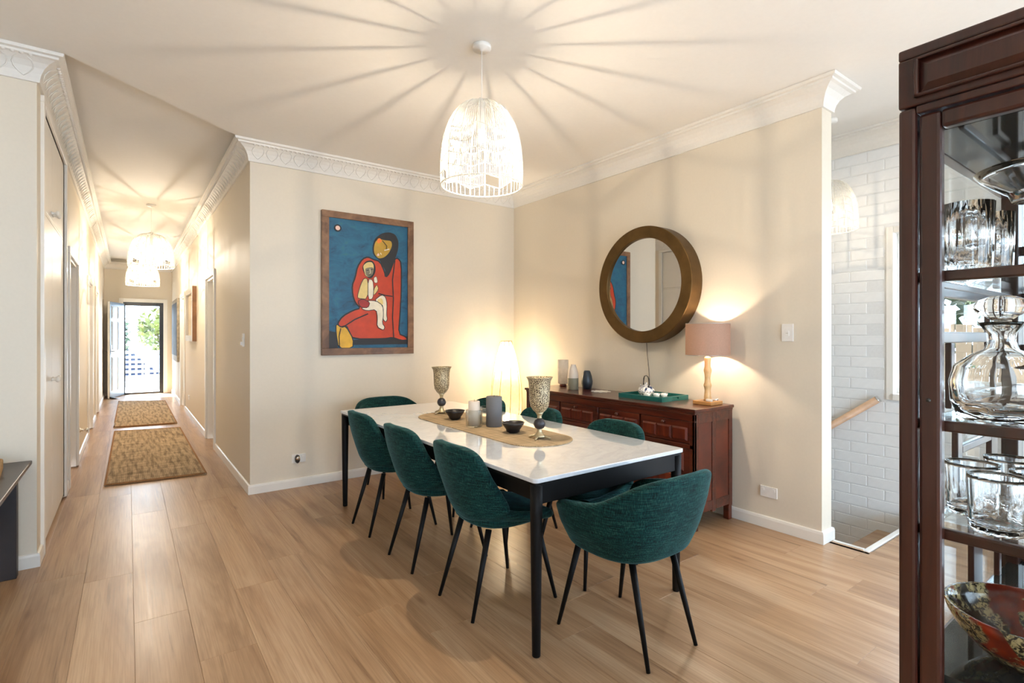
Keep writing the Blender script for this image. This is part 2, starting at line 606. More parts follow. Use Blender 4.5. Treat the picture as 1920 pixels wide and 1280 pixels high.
# ---- floor: base slab, planks
fl = MB()
ST0, ST1 = 3.71, 1.315            # stair opening: x from ST0, y from ST1
fl.box(XW, XB, YB, ST1, -0.25, -0.014)
fl.box(XW, ST0, ST1, YL + 0.2, -0.25, -0.014)
fl.box(XL - 0.1, ST0, YL + 0.2, YA + 0.2, -0.25, -0.014)
fl.box(XL - 0.1, XA + 0.1, YA + 0.2, YF + 0.1, -0.25, -0.014)
floor = struct('floor', fl, 'oak_plank', 'light oak plank floor running through dining room and corridor', 'floor')
PW = 0.2155
k0 = math.floor((XW - 0.023) / PW)
row = 0
x = 0.023 + k0 * PW
while x < XB:
    x0, x1 = max(x, XW), min(x + PW, XB)
    xc = (x0 + x1) / 2
    if xc < XL:
        ye = YL + 0.02
    elif xc < XA:
        ye = YF + 0.02
    elif xc < ST0 - 0.02:
        ye = YA + 0.02
    else:
        ye = ST1 - 0.03
    if x0 < ST0 < x1 and xc >= ST0 - 0.02:
        ye = ST1 - 0.03
    y = -1.45 - random.random() * 1.6
    while y < ye - 0.01:
        y2 = y + 1.82
        a, b = max(y, -1.45), min(y2, ye)
        if ye - b < 0.12:
            b = ye
        if b - a > 0.02 and x1 - x0 > 0.015:
            g, c = 0.0002, 0.0009
            w, l = x1 - x0 - 2 * g, b - a - 2 * g
            mb = MB()
            vs = [(-w / 2, -l / 2, -0.014), (w / 2, -l / 2, -0.014), (w / 2, l / 2, -0.014), (-w / 2, l / 2, -0.014),
                  (-w / 2, -l / 2, -c), (w / 2, -l / 2, -c), (w / 2, l / 2, -c), (-w / 2, l / 2, -c),
                  (-w / 2 + c, -l / 2 + c, 0), (w / 2 - c, -l / 2 + c, 0), (w / 2 - c, l / 2 - c, 0), (-w / 2 + c, l / 2 - c, 0)]
            mb.add(vs, [(0, 1, 5, 4), (1, 2, 6, 5), (2, 3, 7, 6), (3, 0, 4, 7), (4, 5, 9, 8), (5, 6, 10, 9), (6, 7, 11, 10), (7, 4, 8, 11), (8, 9, 10, 11)])
            mb.build('plank', 'oak_plank', floor, loc=((x0 + x1) / 2, (a + b) / 2, 0))
        y = b if b == ye else y2
    x += PW
    row += 1
box('plank_run', 'oak_plank', (XW, XB, YB, -1.452, -0.014, 0.0), floor)
# border boards at the stair
box('plank_border', 'oak_plank', (3.66, ST0, ST1 - 0.03, YD + 0.06, -0.014, 0.0), floor)

# ---- ceilings
ce = MB()
ce.prism([(XW, YB), (XB, YB), (XB, YA + 0.2), (XA, YA + 0.2), (XA, YA), (XA - CP, YA - CP), (XL + CP, YL - CP), (XL, YL), (XL, YL + 0.2), (XW, YL + 0.2)], HZ, ZC + 0.1)
struct('ceiling', ce, 'ceiling_paint', 'flat cream ceiling above the dining room', 'ceiling')
struct('ceiling_corridor', MB().prism([(XL - 0.2, YL - CP - 0.05), (XA + 0.1, YL - CP - 0.05), (XA + 0.1, YF + 0.1), (XL - 0.2, YF + 0.1)], ZC + 0.0, ZC + 0.14),
       'ceiling_paint', 'slightly raised ceiling of the long corridor', 'ceiling')

# ---- walls
struct('wall_far', MB().box(XA, XB + 0.25, YA, YA + 0.14, -1.8, 3.1), 'wall_paint', 'cream far wall carrying the blue and red painting', 'wall')
wl = MB().box(XW, XL, YL, YL + 0.14, 0, 3.1)
struct('wall_left', wl, 'wall_paint', 'pale wall at left edge behind the dark bench', 'wall')
struct('wall_mirror', MB().box(XM, XE, YD, YA, -1.8, 3.1), 'wall_paint', 'cream wall behind the sideboard with round mirror', 'wall')


def wall_with_holes(axis, c0, c1, a0, a1, z0, z1, holes):
    """wall slab between c0,c1 on `axis`; running from a0 to a1; holes (a,b,z,z)"""
    mb = MB()
    def put(p, q, r, s):
        if q - p < 1e-4 or s - r < 1e-4:
            return
        mb.box(c0, c1, p, q, r, s) if axis == 'x' else mb.box(p, q, c0, c1, r, s)
    cur = a0
    for (p, q, r, s) in sorted(holes):
        put(cur, p, z0, z1)
        put(p, q, z0, r)
        put(p, q, s, z1)
        cur = q
    put(cur, a1, z0, z1)
    return mb


# corridor walls; y-ranges of the openings measured from the photograph
LDOORS = [(6.03, 6.98), (8.80, 9.70), (10.68, 11.62)]
RDOORS = [(7.05, 7.83), (11.06, 11.86)]
CUP = (4.30, 5.70)
holes = [(CUP[0], CUP[1], 0.0, 2.76)] + [(a, b, 0.0, 2.06) for a, b in LDOORS]
struct('wall_corridor_left', wall_with_holes('x', XL - 0.14, XL, YL + 0.14, YF, 0, 3.1, holes), 'wall_paint', 'long left corridor wall with cupboard and doors', 'wall')
struct('wall_corridor_right', wall_with_holes('x', XA, XA + 0.14, YA + 0.14, YF, 0, 3.1, [(a, b, 0.0, 2.06) for a, b in RDOORS]), 'wall_paint', 'long right corridor wall hung with pictures', 'wall')
FDX = (-0.085, 0.665)
struct('wall_front', wall_with_holes('y', YF, YF + 0.16, XL - 0.14, XA + 0.14, -0.3, 3.1, [(FDX[0], FDX[1], 0.0, 2.09)]), 'wall_paint', 'end wall of corridor around the bright entry door', 'wall')
struct('wall_rear', wall_with_holes('y', YB - 0.16, YB, XW, XB, 0, 3.1, [(-2.1, 3.3, 0.0, 2.3)]), 'wall_paint', 'rear wall behind the viewer with wide glazing', 'wall')
struct('wall_side', MB().box(XW - 0.14, XW, YB, YL, 0, 3.1), 'wall_paint', 'plain side wall at the far left of the room', 'wall')

# ---- white brick wall
WY = (0.09, 1.515)
WZ = (0.875, 2.15)
brick = struct('wall_right', wall_with_holes('x', XB, XB + 0.25, YB, YA, -1.8, 3.1, [(-3.1, -0.35, 0.0, 2.4), (WY[0], WY[1], WZ[0], WZ[1])]),
               'mortar_white', 'white painted brick wall of the stairwell', 'wall')
BL, BH, BJ = 0.232, 0.078, 0.008
bmesh_cache = []
for q in range(4):
    mb = MB()
    c = 0.003
    def rb(x, y, z):
        return (x, y, z)
    a, b, h = 0.0032, BL / 2, BH / 2
    j = [random.uniform(-0.0012, 0.0012) for _ in range(4)]
    vs = [(0.004, -b, -h), (0.004, b, -h), (0.004, b, h), (0.004, -b, h),
          (-a + j[0], -b + c, -h + c), (-a + j[1], b - c, -h + c), (-a + j[2], b - c, h - c), (-a + j[3], -b + c, h - c)]
    mb.add(vs, [(4, 5, 6, 7), (0, 1, 5, 4), (1, 2, 6, 5), (2, 3, 7, 6), (3, 0, 4, 7)])
    me = mb.mesh('brick')
    me.materials.append(M['brick_white'])
    bmesh_cache.append(me)
rest = MB()
nb = 0
zi = 0
z = -1.75
while z + BH < HC + 0.02:
    off = (zi % 2) * (BL + BJ) / 2
    y = YB + off
    while y + BL < YA:
        yc, zc = y + BL / 2, z + BH / 2
        inwin = (yc + BL / 2 > WY[0] - 0.06 and yc - BL / 2 < WY[1] + 0.02 and zc + BH / 2 > WZ[0] - 0.03 and zc - BH / 2 < WZ[1] + 0.02)
        indoor = (yc + BL / 2 > -3.14 and yc - BL / 2 < -0.31 and zc - BH / 2 < 2.45 and zc > 0)
        if not inwin and not indoor:
            near = 0.80 < yc < 2.15 and z > -0.62
            if near and nb < 296:
                link('brick', random.choice(bmesh_cache), None, brick, loc=(XB, yc, zc))
                nb += 1
            elif z > -1.7:
                a, b, h = 0.005, BL / 2, BH / 2
                rest.add([(XB - a, yc - b, zc - h), (XB - a, yc + b, zc - h), (XB - a, yc + b, zc + h), (XB - a, yc - b, zc + h),
                          (XB + .004, yc - b, zc - h), (XB + .004, yc + b, zc - h), (XB + .004, yc + b, zc + h), (XB + .004, yc - b, zc + h)],
                         [(0, 1, 2, 3), (0, 1, 5, 4), (1, 2, 6, 5), (2, 3, 7, 6), (3, 0, 4, 7)])
        y += BL + BJ
    z += BH + BJ
    zi += 1
rb = rest.build('brick_field', 'brick_white', brick)
rb['kind'] = 'stuff'

# ---- window and glazed doors
def glazing(name, label, axis, c, a0, a1, z0, z1, npan, mat='trim_paint', fw=0.06, depth=0.05):
    r = thing(name, label, 'window', kind='structure')
    def bx(nm, p, q, s, u, m, d=depth):
        dims = (c - d / 2, c + d / 2, p, q, s, u) if axis == 'x' else (p, q, c - d / 2, c + d / 2, s, u)
        return box(nm, m, dims, r, 0.004 if m != 'pane_glass' else 0)
    bx('frame_rail', a0, a1, z0, z0 + fw, mat)
    bx('frame_rail', a0, a1, z1 - fw, z1, mat)
    step = (a1 - a0) / npan
    for i in range(npan + 1):
        p = a0 + i * step
        bx('frame_stile', max(a0, p - fw / 2) if i else a0, min(a1, p + fw / 2) if i < npan else a1, z0 + fw, z1 - fw, mat)
    for i in range(npan):
        bx('pane', a0 + i * step + fw * 0.4, a0 + (i + 1) * step - fw * 0.4, z0 + fw * 0.8, z1 - fw * 0.8, 'pane_glass', 0.004)
    return r


w1 = glazing('window_1', 'white framed window in brick wall seen beside dark cabinet', 'x', XB + 0.10, WY[0], WY[1], WZ[0], WZ[1], 2)
# white reveal and sill boards
for d in ((XB - 0.012, XB + 0.075, WY[1] - 0.018, WY[1] + 0.03, WZ[0] - 0.03, WZ[1] + 0.03),
          (XB - 0.012, XB + 0.075, WY[0] - 0.03, WY[0] + 0.018, WZ[0] - 0.03, WZ[1] + 0.03),
          (XB - 0.012, XB + 0.075, WY[0] + 0.018, WY[1] - 0.018, WZ[1] - 0.018, WZ[1] + 0.03),
          (XB - 0.03, XB + 0.075, WY[0] + 0.018, WY[1] - 0.018, WZ[0] - 0.03, WZ[0] + 0.018)):
    box('reveal', 'trim_paint', d, w1, 0.003)
glazing('window_2', 'tall glazed sliding doors in the brick wall', 'x', XB + 0.1, -3.1, -0.35, 0.0, 2.4, 2)
glazing('window_3', 'wide glazed doors behind the viewer', 'y', YB - 0.08, -2.1, 3.3, 0.0, 2.3, 4)

# ---- staircase
stair = thing('staircase', 'timber stairs going down beside white brick wall', 'staircase', kind='structure')
for i in range(9):
    zt = -0.18 * (i + 1)
    ya = ST1 + 0.02 + 0.25 * i
    box('tread', 'rail_wood' if i % 2 else 'oak_plank', (XE, XB - 0.012, ya - 0.005, ya + 0.27, zt - 0.03, zt), stair, 0.004)
    box('riser', 'trim_paint', (XE, XB - 0.012, ya - 0.012, ya, zt - 0.03 if i == 0 else zt, zt + 0.145 if i else -0.02), stair)
box('stair_floor', 'oak_plank', (XE, XB - 0.012, ST1 + 2.27, YA, -1.72, -1.66), stair)
nose = MB().box(ST0 - 0.02, XB - 0.012, ST1 - 0.022, ST1 + 0.012, -0.03, 0.006)
nose.build('nosing', 'trim_paint', stair, 0.004)
MB().box(ST0 - 0.006, ST0 + 0.022, ST1 + 0.012, YD - 0.02, -0.03, 0.006).build('nosing', 'trim_paint', stair, 0.004)
MB().box(ST0, XE, ST1 + 0.0, YD - 0.001, -1.8, -0.03).build('stringer', 'trim_paint', stair)

# ---- cornice (cove moulding)
PROF = [(0.0, HC), (0.014, HC), (0.016, HC + 0.02), (0.022, HC + 0.045), (0.036, HC + 0.075), (0.058, HC + 0.10), (0.086, HC + 0.118),
        (0.104, HC + 0.122), (0.106, HC + 0.134), (0.126, HC + 0.138), (0.130, HC + 0.150), (0.130, HZ - 0.001), (0.0, HZ - 0.001)]


def cornice(name, label, p0, p1, nrm, m0, m1, relief=True):
    """from p0 to p1 along a wall, nrm points into the room; m=+1 outside mitre, -1 inside mitre, 0 square"""
    p0, p1, nr = Vector((*p0, 0)), Vector((*p1, 0)), Vector((*nrm, 0))
    d = (p1 - p0).normalized()
    vs = []
    n = len(PROF)
    for p, sg, m in ((p0, -1, m0), (p1, 1, m1)):
        for o, z in PROF:
            q = p + nr * o + d * (sg * m * o)
            vs.append((q.x, q.y, z))
    fs = [tuple(range(n)), tuple(range(2 * n - 1, n - 1, -1))] + [(i, (i + 1) % n, (i + 1) % n + n, i + n) for i in range(n)]
    c = MB().add(vs, fs).build(name, 'plaster')
    tag(c, label, 'cornice', kind='structure')
    if relief:
        mb = MB()
        L = (p1 - p0).length
        s = 0.11
        cnt = int(L / s)
        for i in range(cnt):
            base = p0 + d * ((i + 0.5) * L / cnt)
            # curling leaf: an arch up the cove and a bead row on top
            for sg in (-1, 1):
                path = []
                for k in range(6):
                    u = k / 5
                    o = lerp([(0, 0.020), (0.35, 0.030), (0.7, 0.055), (1, 0.082)], u)
                    zz = lerp([(0, HC + 0.022), (0.35, HC + 0.058), (0.7, HC + 0.094), (1, HC + 0.112)], u)
                    q = base + nr * (o + 0.001) + d * (sg * s * 0.42 * math.sin(u * PI * 0.85))
                    path.append((q.x, q.y, zz))
                mb.tube(path, [0.001, 0.0026, 0.0034, 0.003, 0.0026, 0.001], 5)
            for k in range(3):
                q = base + nr * 0.094 + d * ((k - 1) * s / 3)
                mb.lathe([(0.0, HC + 0.112), (0.010, HC + 0.116), (0.012, HC + 0.122)], 6, q.x, q.y, True, False)
        r = mb.build('plaster_relief', 'plaster', c)
        r['kind'] = 'stuff'
    return c


cornice('trim_1', 'ornate plaster cornice along top of the far wall', (XA, YA), (XM, YA), (0, -1), 1, -1)
cornice('trim_2', 'plaster cornice above the mirror wall', (XM, YA), (XM, YD), (-1, 0), -1, 1, False)
cornice('trim_3', 'white cornice return at the end of the mirror wall', (XM, YD), (XE, YD), (0, -1), 1, 1, False)
cornice('trim_4', 'ornate plaster cornice on right side of corridor', (XA, YF), (XA, YA), (-1, 0), -1, 1)
cornice('trim_5', 'ornate plaster cornice on left side of corridor', (XL, YL), (XL, YF), (1, 0), 1, -1)
cornice('trim_6', 'ornate white cornice above the left edge wall', (XW, YL), (XL, YL), (0, -1), -1, 1)
cornice('trim_7', 'cornice above the white brick wall', (XB, YA), (XB, YB), (-1, 0), -1, -1, False)
cornice('trim_8', 'cornice on the stairwell side of mirror wall', (XE, YD), (XE, YA), (1, 0), 1, -1, False)
cornice('trim_9', 'cornice above the entry door wall', (XL, YF), (XA, YF), (0, -1), -1, -1, False)

# ---- skirting
SK = [(0.0, 0.0), (0.016, 0.0), (0.016, 0.062), (0.012, 0.076), (0.004, 0.080), (0.0, 0.080)]


def skirting(name, label, p0, p1, nrm, m0, m1):
    p0, p1, nr = Vector((*p0, 0)), Vector((*p1, 0)), Vector((*nrm, 0))
    d = (p1 - p0).normalized()
    n = len(SK)
    vs = []
    for p, sg, m in ((p0, -1, m0), (p1, 1, m1)):
        for o, z in SK:
            q = p + nr * o + d * (sg * m * o)
            vs.append((q.x, q.y, z + 0.001))
    fs = [tuple(range(n)), tuple(range(2 * n - 1, n - 1, -1))] + [(i, (i + 1) % n, (i + 1) % n + n, i + n) for i in range(n)]
    o = MB().add(vs, fs).build(name, 'trim_paint')
    return tag(o, label, 'skirting board', kind='structure')


skirting('baseboard_far', 'cream skirting board below the painting wall', (XA, YA), (XM, YA), (0, -1), 1, -1)
skirting('baseboard_mirror', 'cream skirting board on the mirror wall', (XM, YA), (XM, YD), (-1, 0), -1, 1)
skirting('baseboard_wall_end', 'short white skirting on the mirror wall end', (XM, YD), (XE, YD), (0, -1), 1, 1)
skirting('baseboard_left', 'white skirting board behind the dark bench', (XW, YL), (XL, YL), (0, -1), 0, 1)
segs = [YL, CUP[0] - 0.06]
skirting('baseboard_corner', 'tiny skirting piece beside the corridor cupboard', (XL, YL), (XL, CUP[0] - 0.07), (1, 0), 1, 0)
ends = [CUP[1] + 0.06] + sum([[a - 0.07, b + 0.07] for a, b in LDOORS], []) + [YF]
names = ['baseboard_corridor_a', 'baseboard_corridor_b', 'baseboard_corridor_c', 'baseboard_corridor_d']
labs = ['white skirting between the cupboard and first left door', 'white skirting past the first left corridor door', 'white skirting before the farthest left door', 'white skirting behind the open entry door']
for i in range(4):
    skirting(names[i], labs[i], (XL, ends[2 * i]), (XL, ends[2 * i + 1]), (1, 0), 0, 0)
ends = [YA] + sum([[a - 0.07, b + 0.07] for a, b in RDOORS], []) + [YF]
names = ['baseboard_passage_a', 'baseboard_passage_b', 'baseboard_passage_c']
labs = ['skirting from the corner to the first right door', 'skirting below the white framed picture', 'skirting below the tall dark artwork']
for i in range(3):
    skirting(names[i], labs[i], (XA, ends[2 * i]), (XA, ends[2 * i + 1]), (-1, 0), 1 if i == 0 else 0, 0)


# ---- corridor doors
def inner_door(name, label, side, a, b, knob=True):
    r = thing(name, label, 'door', kind='structure')
    s = 1 if side == 'L' else -1
    xw = XL if side == 'L' else XA
    def X(p, q):
        lo, hi = xw + s * p, xw + s * q
        return (min(lo, hi), max(lo, hi))
    box('architrave', 'trim_paint', (*X(-0.02, 0.02), a - 0.065, a, 0, 2.06), r, 0.005)
    box('architrave', 'trim_paint', (*X(-0.02, 0.02), b, b + 0.065, 0, 2.06), r, 0.005)
    box('architrave', 'trim_paint', (*X(-0.02, 0.02), a - 0.065, b + 0.065, 2.06, 2.125), r, 0.005)
    box('jamb', 'trim_paint', (*X(-0.139, -0.001), a, a + 0.025, 0, 2.06), r)
    box('jamb', 'trim_paint', (*X(-0.139, -0.001), b - 0.025, b, 0, 2.06), r)
    box('jamb', 'trim_paint', (*X(-0.139, -0.001), a + 0.025, b - 0.025, 2.035, 2.06), r)
    leaf = box('door_leaf', 'door_paint', (*X(-0.13, -0.095), a + 0.027, b - 0.027, 0.006, 2.033), r)
    for z0, z1 in ((0.15, 0.85), (1.05, 1.9)):
        for c0, c1 in ((a + 0.12, (a + b) / 2 - 0.05), ((a + b) / 2 + 0.05, b - 0.12)):
            box('moulded_panel', 'door_paint', (*X(-0.096, -0.087), c0, c1, z0, z1), leaf, 0.004)
    if knob:
        k = MB().lathe([(0.0, 0), (0.022, 0.0), (0.024, 0.006), (0.009, 0.012), (0.009, 0.035), (0.024, 0.045), (0.026, 0.06), (0.0, 0.068)], 16)
        k.build('door_knob', 'chrome', leaf, loc=(xw + s * -0.095, a + 0.075, 1.0), rot=(0, s * PI / 2, 0))
    return r


inner_door('door_1', 'white door on left of corridor just past the cupboard', 'L', *LDOORS[0])
inner_door('door_2', 'white door halfway along left side of corridor', 'L', *LDOORS[1])
inner_door('door_3', 'farthest white door on left side of corridor', 'L', *LDOORS[2])
inner_door('door_4', 'nearest white doorway on right side of corridor', 'R', *RDOORS[0])
inner_door('door_5', 'white doorway beyond the framed picture on corridor right', 'R', *RDOORS[1])

# ---- built-in cupboard (left)
cb = thing('door_6', 'tall white built-in cupboard with round knobs at corridor start', 'cupboard', kind='structure')
a, b = CUP
X0 = XL
box('architrave', 'trim_paint', (X0 - 0.02, X0 + 0.018, a - 0.065, a, 0, 2.76), cb, 0.005)
box('architrave', 'trim_paint', (X0 - 0.02, X0 + 0.018, b, b + 0.065, 0, 2.76), cb, 0.005)
box('architrave', 'trim_paint', (X0 - 0.02, X0 + 0.018, a - 0.065, b + 0.065, 2.76, 2.80), cb, 0.004)
box('cupboard_body', 'door_paint', (X0 - 0.139, X0 - 0.03, a, b, 0, 2.76), cb)
box('mid_rail', 'trim_paint', (X0 - 0.03, X0 - 0.004, a, b, 2.125, 2.145), cb)
ym = 4.885
knob = MB().lathe([(0.0, 0), (0.014, 0.0), (0.010, 0.008), (0.009, 0.018), (0.019, 0.028), (0.021, 0.036), (0.016, 0.044), (0.0, 0.047)], 16)
for (p, q, kside) in ((a, ym, 1), (ym, b, -1)):
    for z0, z1, kz in ((0.02, 2.123, 1.035), (2.147, 2.755, 2.195)):
        d = box('cupboard_door', 'door_paint', (X0 - 0.03, X0 - 0.004, p + 0.002, q - 0.002, z0, z1), cb, 0.003)
        ky = (q - 0.045) if kside == 1 else (p + 0.045)
        knob.build('knob', 'trim_paint', d, loc=(X0 - 0.004, ky, kz), rot=(0, PI / 2, 0))

# ---- front entry: security screen door, open blue-grey door
fd = thing('door_7', 'black framed glazed screen door at end of corridor', 'door', kind='structure')
fx0, fx1 = FDX
box('architrave', 'trim_paint', (fx0 - 0.08, fx0, YF - 0.02, YF + 0.0, 0, 2.17), fd, 0.004)
box('architrave', 'trim_paint', (fx1, fx1 + 0.08, YF - 0.02, YF + 0.0, 0, 2.17), fd, 0.004)
box('architrave', 'trim_paint', (fx0, fx1, YF - 0.02, YF + 0.0, 2.09, 2.17), fd, 0.004)
box('screen_stile', 'black_frame', (fx0, fx0 + 0.04, YF + 0.02, YF + 0.06, 0.0, 2.09), fd, 0.003)
box('screen_stile', 'black_frame', (fx1 - 0.075, fx1, YF + 0.02, YF + 0.06, 0.0, 2.09), fd, 0.003)
box('screen_rail', 'black_frame', (fx0 + 0.04, fx1 - 0.075, YF + 0.02, YF + 0.06, 2.01, 2.09), fd, 0.003)
box('screen_rail', 'black_frame', (fx0 + 0.04, fx1 - 0.075, YF + 0.02, YF + 0.06, 0.0, 0.04), fd, 0.003)
box('pane', 'pane_glass', (fx0 + 0.035, fx1 - 0.07, YF + 0.038, YF + 0.042, 0.035, 2.015), fd)
MB().tube([(fx1 - 0.05, YF + 0.02, 1.06), (fx1 - 0.05, YF - 0.025, 1.06), (fx1 - 0.13, YF - 0.03, 1.06)], 0.008, 8).build('lever_handle', 'black_frame', fd)
# open leaf, hinged on the left jamb
hx, hy = fx0 - 0.005, YF - 0.03
ang = math.atan2(13.87 - hy, -0.318 - hx)
leaf = thing('entry_door', 'open blue-grey panelled entry door with lever handle', 'door', (hx, hy, 0), ang, kind='structure')
LW = 0.76
box('door_leaf', 'white_plastic', (0, LW, -0.02, 0.02, 0.012, 2.05), leaf, 0.002)
fill = box('door_face', 'door_blue_grey', (0.002, LW - 0.002, 0.02, 0.024, 0.014, 2.048), leaf)
for z0, z1 in ((0.18, 0.86), (1.04, 1.62), (1.72, 1.94)):
    for c0, c1 in ((0.10, 0.35), (0.42, 0.66)):
        rim = box('panel_moulding', 'white_rail', (c0 - 0.02, c1 + 0.02, 0.0235, 0.032, z0 - 0.02, z1 + 0.02), leaf, 0.005)
        box('raised_panel', 'door_blue_grey', (c0, c1, 0.031, 0.038, z0, z1), leaf, 0.006)
MB().box(0.66, 0.72, 0.024, 0.030, 0.93, 1.13).build('lock_plate', 'steel', leaf, 0.002)
MB().tube([(0.69, 0.03, 1.0), (0.69, 0.075, 1.0), (0.58, 0.08, 1.0)], 0.009, 8).build('lever_handle', 'steel', leaf)
MB().tube([(0.69, -0.02, 1.0), (0.69, -0.075, 1.0), (0.58, -0.08, 1.0)], 0.009, 8).build('lever_handle', 'steel', leaf)

# ================================================================== FURNITURE
# ---- dining table
TX0, TX1, TY0, TY1 = 1.3475, 2.3545, 1.6715, 4.1235
tcx, tcy = (TX0 + TX1) / 2, (TY0 + TY1) / 2
tw, tl = (TX1 - TX0) / 2, (TY1 - TY0) / 2
table = thing('dining_table', 'long white marble dining table on slim black legs', 'table', (tcx, tcy, 0))


def rounded_rect(hx, hy, r, n=6):
    pts = []
    for cx, cy, a0 in ((hx - r, hy - r, 0), (-hx + r, hy - r, 90), (-hx + r, -hy + r, 180), (hx - r, -hy + r, 270)):
        for i in range(n + 1):
            a = math.radians(a0 + 90 * i / n)
            pts.append((cx + r * math.cos(a), cy + r * math.sin(a)))
    return pts


MB().prism(rounded_rect(tw, tl, 0.022), 0.731, 0.750).build('tabletop', 'marble', table, 0.003)
MB().prism(rounded_rect(tw - 0.006, tl - 0.006, 0.02), 0.719, 0.731).build('underframe', 'black_metal', table)
for (x0, x1, y0, y1) in ((-tw + 0.05, tw - 0.05, -tl + 0.02, -tl + 0.045), (-tw + 0.05, tw - 0.05, tl - 0.045, tl - 0.02),
                         (-tw + 0.05, -tw + 0.075, -tl + 0.045, tl - 0.045), (tw - 0.075, tw - 0.05, -tl + 0.045, tl - 0.045)):
    box('apron', 'black_metal', (x0, x1, y0, y1, 0.635, 0.719), table, 0.003)
leg = MB()
ns = 20
prof = [(0.016, 0.0), (0.018, 0.004), (0.022, 0.30), (0.026, 0.60), (0.027, 0.719)]
leg.lathe(prof, ns)
lm = leg.mesh('leg')
lm.materials.append(M['black_metal'])
for sx in (-1, 1):
    for sy in (-1, 1):
        link('leg', lm, None, table, loc=(sx * (tw - 0.031), sy * (tl - 0.031), 0))


# ---- chairs
def sheet(name, P, nu, nv, thick, mat, parent, offset=-1.0):
    vs = [P(-1 + 2 * i / nu, j / nv) for j in range(nv + 1) for i in range(nu + 1)]
    fs = [(j * (nu + 1) + i, j * (nu + 1) + i + 1, (j + 1) * (nu + 1) + i + 1, (j + 1) * (nu + 1) + i) for j in range(nv) for i in range(nu)]
    me = bpy.data.meshes.new(name)
    me.from_pydata([tuple(v) for v in vs], [], fs)
    me.polygons.foreach_set('use_smooth', [True] * len(fs))
    o = link(name, me, mat, parent)
    s = o.modifiers.new('solidify', 'SOLIDIFY')
    s.thickness, s.offset = thick, offset
    s.use_even_offset = False
    subsurf(o, 2)
    return o


def chair_legs(root, feet, tops):
    for (fx, fy), (tx, ty, tz) in zip(feet, tops):
        MB().tube([(tx, ty, tz), (tx + (fx - tx) * 0.5, ty + (fy - ty) * 0.5, tz * 0.5), (fx, fy, 0.0)], [0.0155, 0.0125, 0.0085], 12).build('leg', 'black_metal', root)


def cushion(root, hx, hy, z0, z1, cy, power=2.6, name='seat'):
    mb = MB()
    n, rings = 36, [(0.0, 0.80), (0.12, 0.92), (0.35, 1.0), (0.65, 1.0), (0.88, 0.94), (1.0, 0.78), (1.04, 0.45), (1.05, 0.12)]
    vs, fs = [], []
    for t_, k in rings:
        for i in range(n):
            a = 2 * PI * i / n
            c, s = math.cos(a), math.sin(a)
            x = hx * k * math.copysign(abs(c) ** (2 / power), c)
            y = hy * k * math.copysign(abs(s) ** (2 / power), s)
            vs.append((x, cy + y, z0 + (z1 - z0) * t_))
    for j in range(len(rings) - 1):
        for i in range(n):
            fs.append((j * n + i, j * n + (i + 1) % n, (j + 1) * n + (i + 1) % n, (j + 1) * n + i))
    fs.append(tuple(range(n - 1, -1, -1)))
    fs.append(tuple((len(rings) - 1) * n + i for i in range(n)))
    mb.add(vs, fs, True)
    return mb.build(name, 'teal_fabric', root)


# centre line of the side-chair shell: (t, y, z, half width, curl)
SH = [(0.00, 0.235, 0.452, 0.170, 0.000), (0.05, 0.238, 0.425, 0.212, 0.006), (0.12, 0.200, 0.403, 0.234, 0.018), (0.24, 0.080, 0.394, 0.246, 0.045),
      (0.36, -0.050, 0.392, 0.250, 0.078), (0.45, -0.135, 0.402, 0.252, 0.108), (0.53, -0.195, 0.438, 0.257, 0.130), (0.61, -0.228, 0.495, 0.262, 0.132),
      (0.70, -0.252, 0.572, 0.264, 0.108), (0.78, -0.270, 0.645, 0.260, 0.076), (0.86, -0.284, 0.713, 0.246, 0.062), (0.92, -0.293, 0.765, 0.222, 0.052),
      (0.97, -0.299, 0.801, 0.180, 0.034), (1.00, -0.302, 0.817, 0.108, 0.012)]


def sh(t_, k):
    return lerp([(r[0], r[k]) for r in SH], t_)


def shell(u, v):
    y, z, hw, cu = sh(v, 1), sh(v, 2), sh(v, 3), sh(v, 4)
    y2, z2 = sh(min(1, v + 0.02), 1), sh(min(1, v + 0.02), 2)
    y1, z1 = sh(max(0, v - 0.02), 1), sh(max(0, v - 0.02), 2)
    ty, tz = y2 - y1, z2 - z1
    L = math.hypot(ty, tz) or 1
    ny, nz = tz / L, -ty / L            # points up over the seat, forward at the back
    k = cu * abs(u) ** 2.2
    return (u * hw, y + ny * k, z + nz * k)


def side_chair():
    r = thing('dining_chair', 'teal chair', 'chair')
    sheet('shell', shell, 14, 26, 0.045, 'teal_fabric', r, offset=-1.0)
    cushion(r, 0.212, 0.21, 0.405, 0.475, 0.025)
    chair_legs(r, [(-0.21, 0.235), (0.21, 0.235), (-0.16, -0.235), (0.16, -0.235)],
               [(-0.15, 0.155, 0.40), (0.15, 0.155, 0.40), (-0.125, -0.12, 0.40), (0.125, -0.12, 0.40)])
    return r


proto = side_chair()
CH = [(1.297 + 0.235, 2.235, -PI / 2, 'teal upholstered chair on near side, closest to the armchair in front'),
      (1.288 + 0.235, 2.862, -PI / 2, 'middle teal chair of the three on the near side'),
      (1.292 + 0.235, 3.516, -PI / 2, 'teal chair on near side, closest to the painting wall'),
      (2.405 - 0.235, 2.195, PI / 2, 'teal chair before the sideboard, nearest of the far row'),
      (2.405 - 0.235, 2.905, PI / 2, 'teal chair before the sideboard, half hidden by tall goblet'),
      (2.405 - 0.235, 3.575, PI / 2, 'teal chair peeking out behind the grey candle')]
for i, (x, y, rz, lab) in enumerate(CH):
    c = proto if i == 0 else copy_tree(proto)
    c.location = (x, y, 0)
    c.rotation_euler = (0, 0, rz)
    tag(c, lab, 'chair', 'teal side chairs around the table')


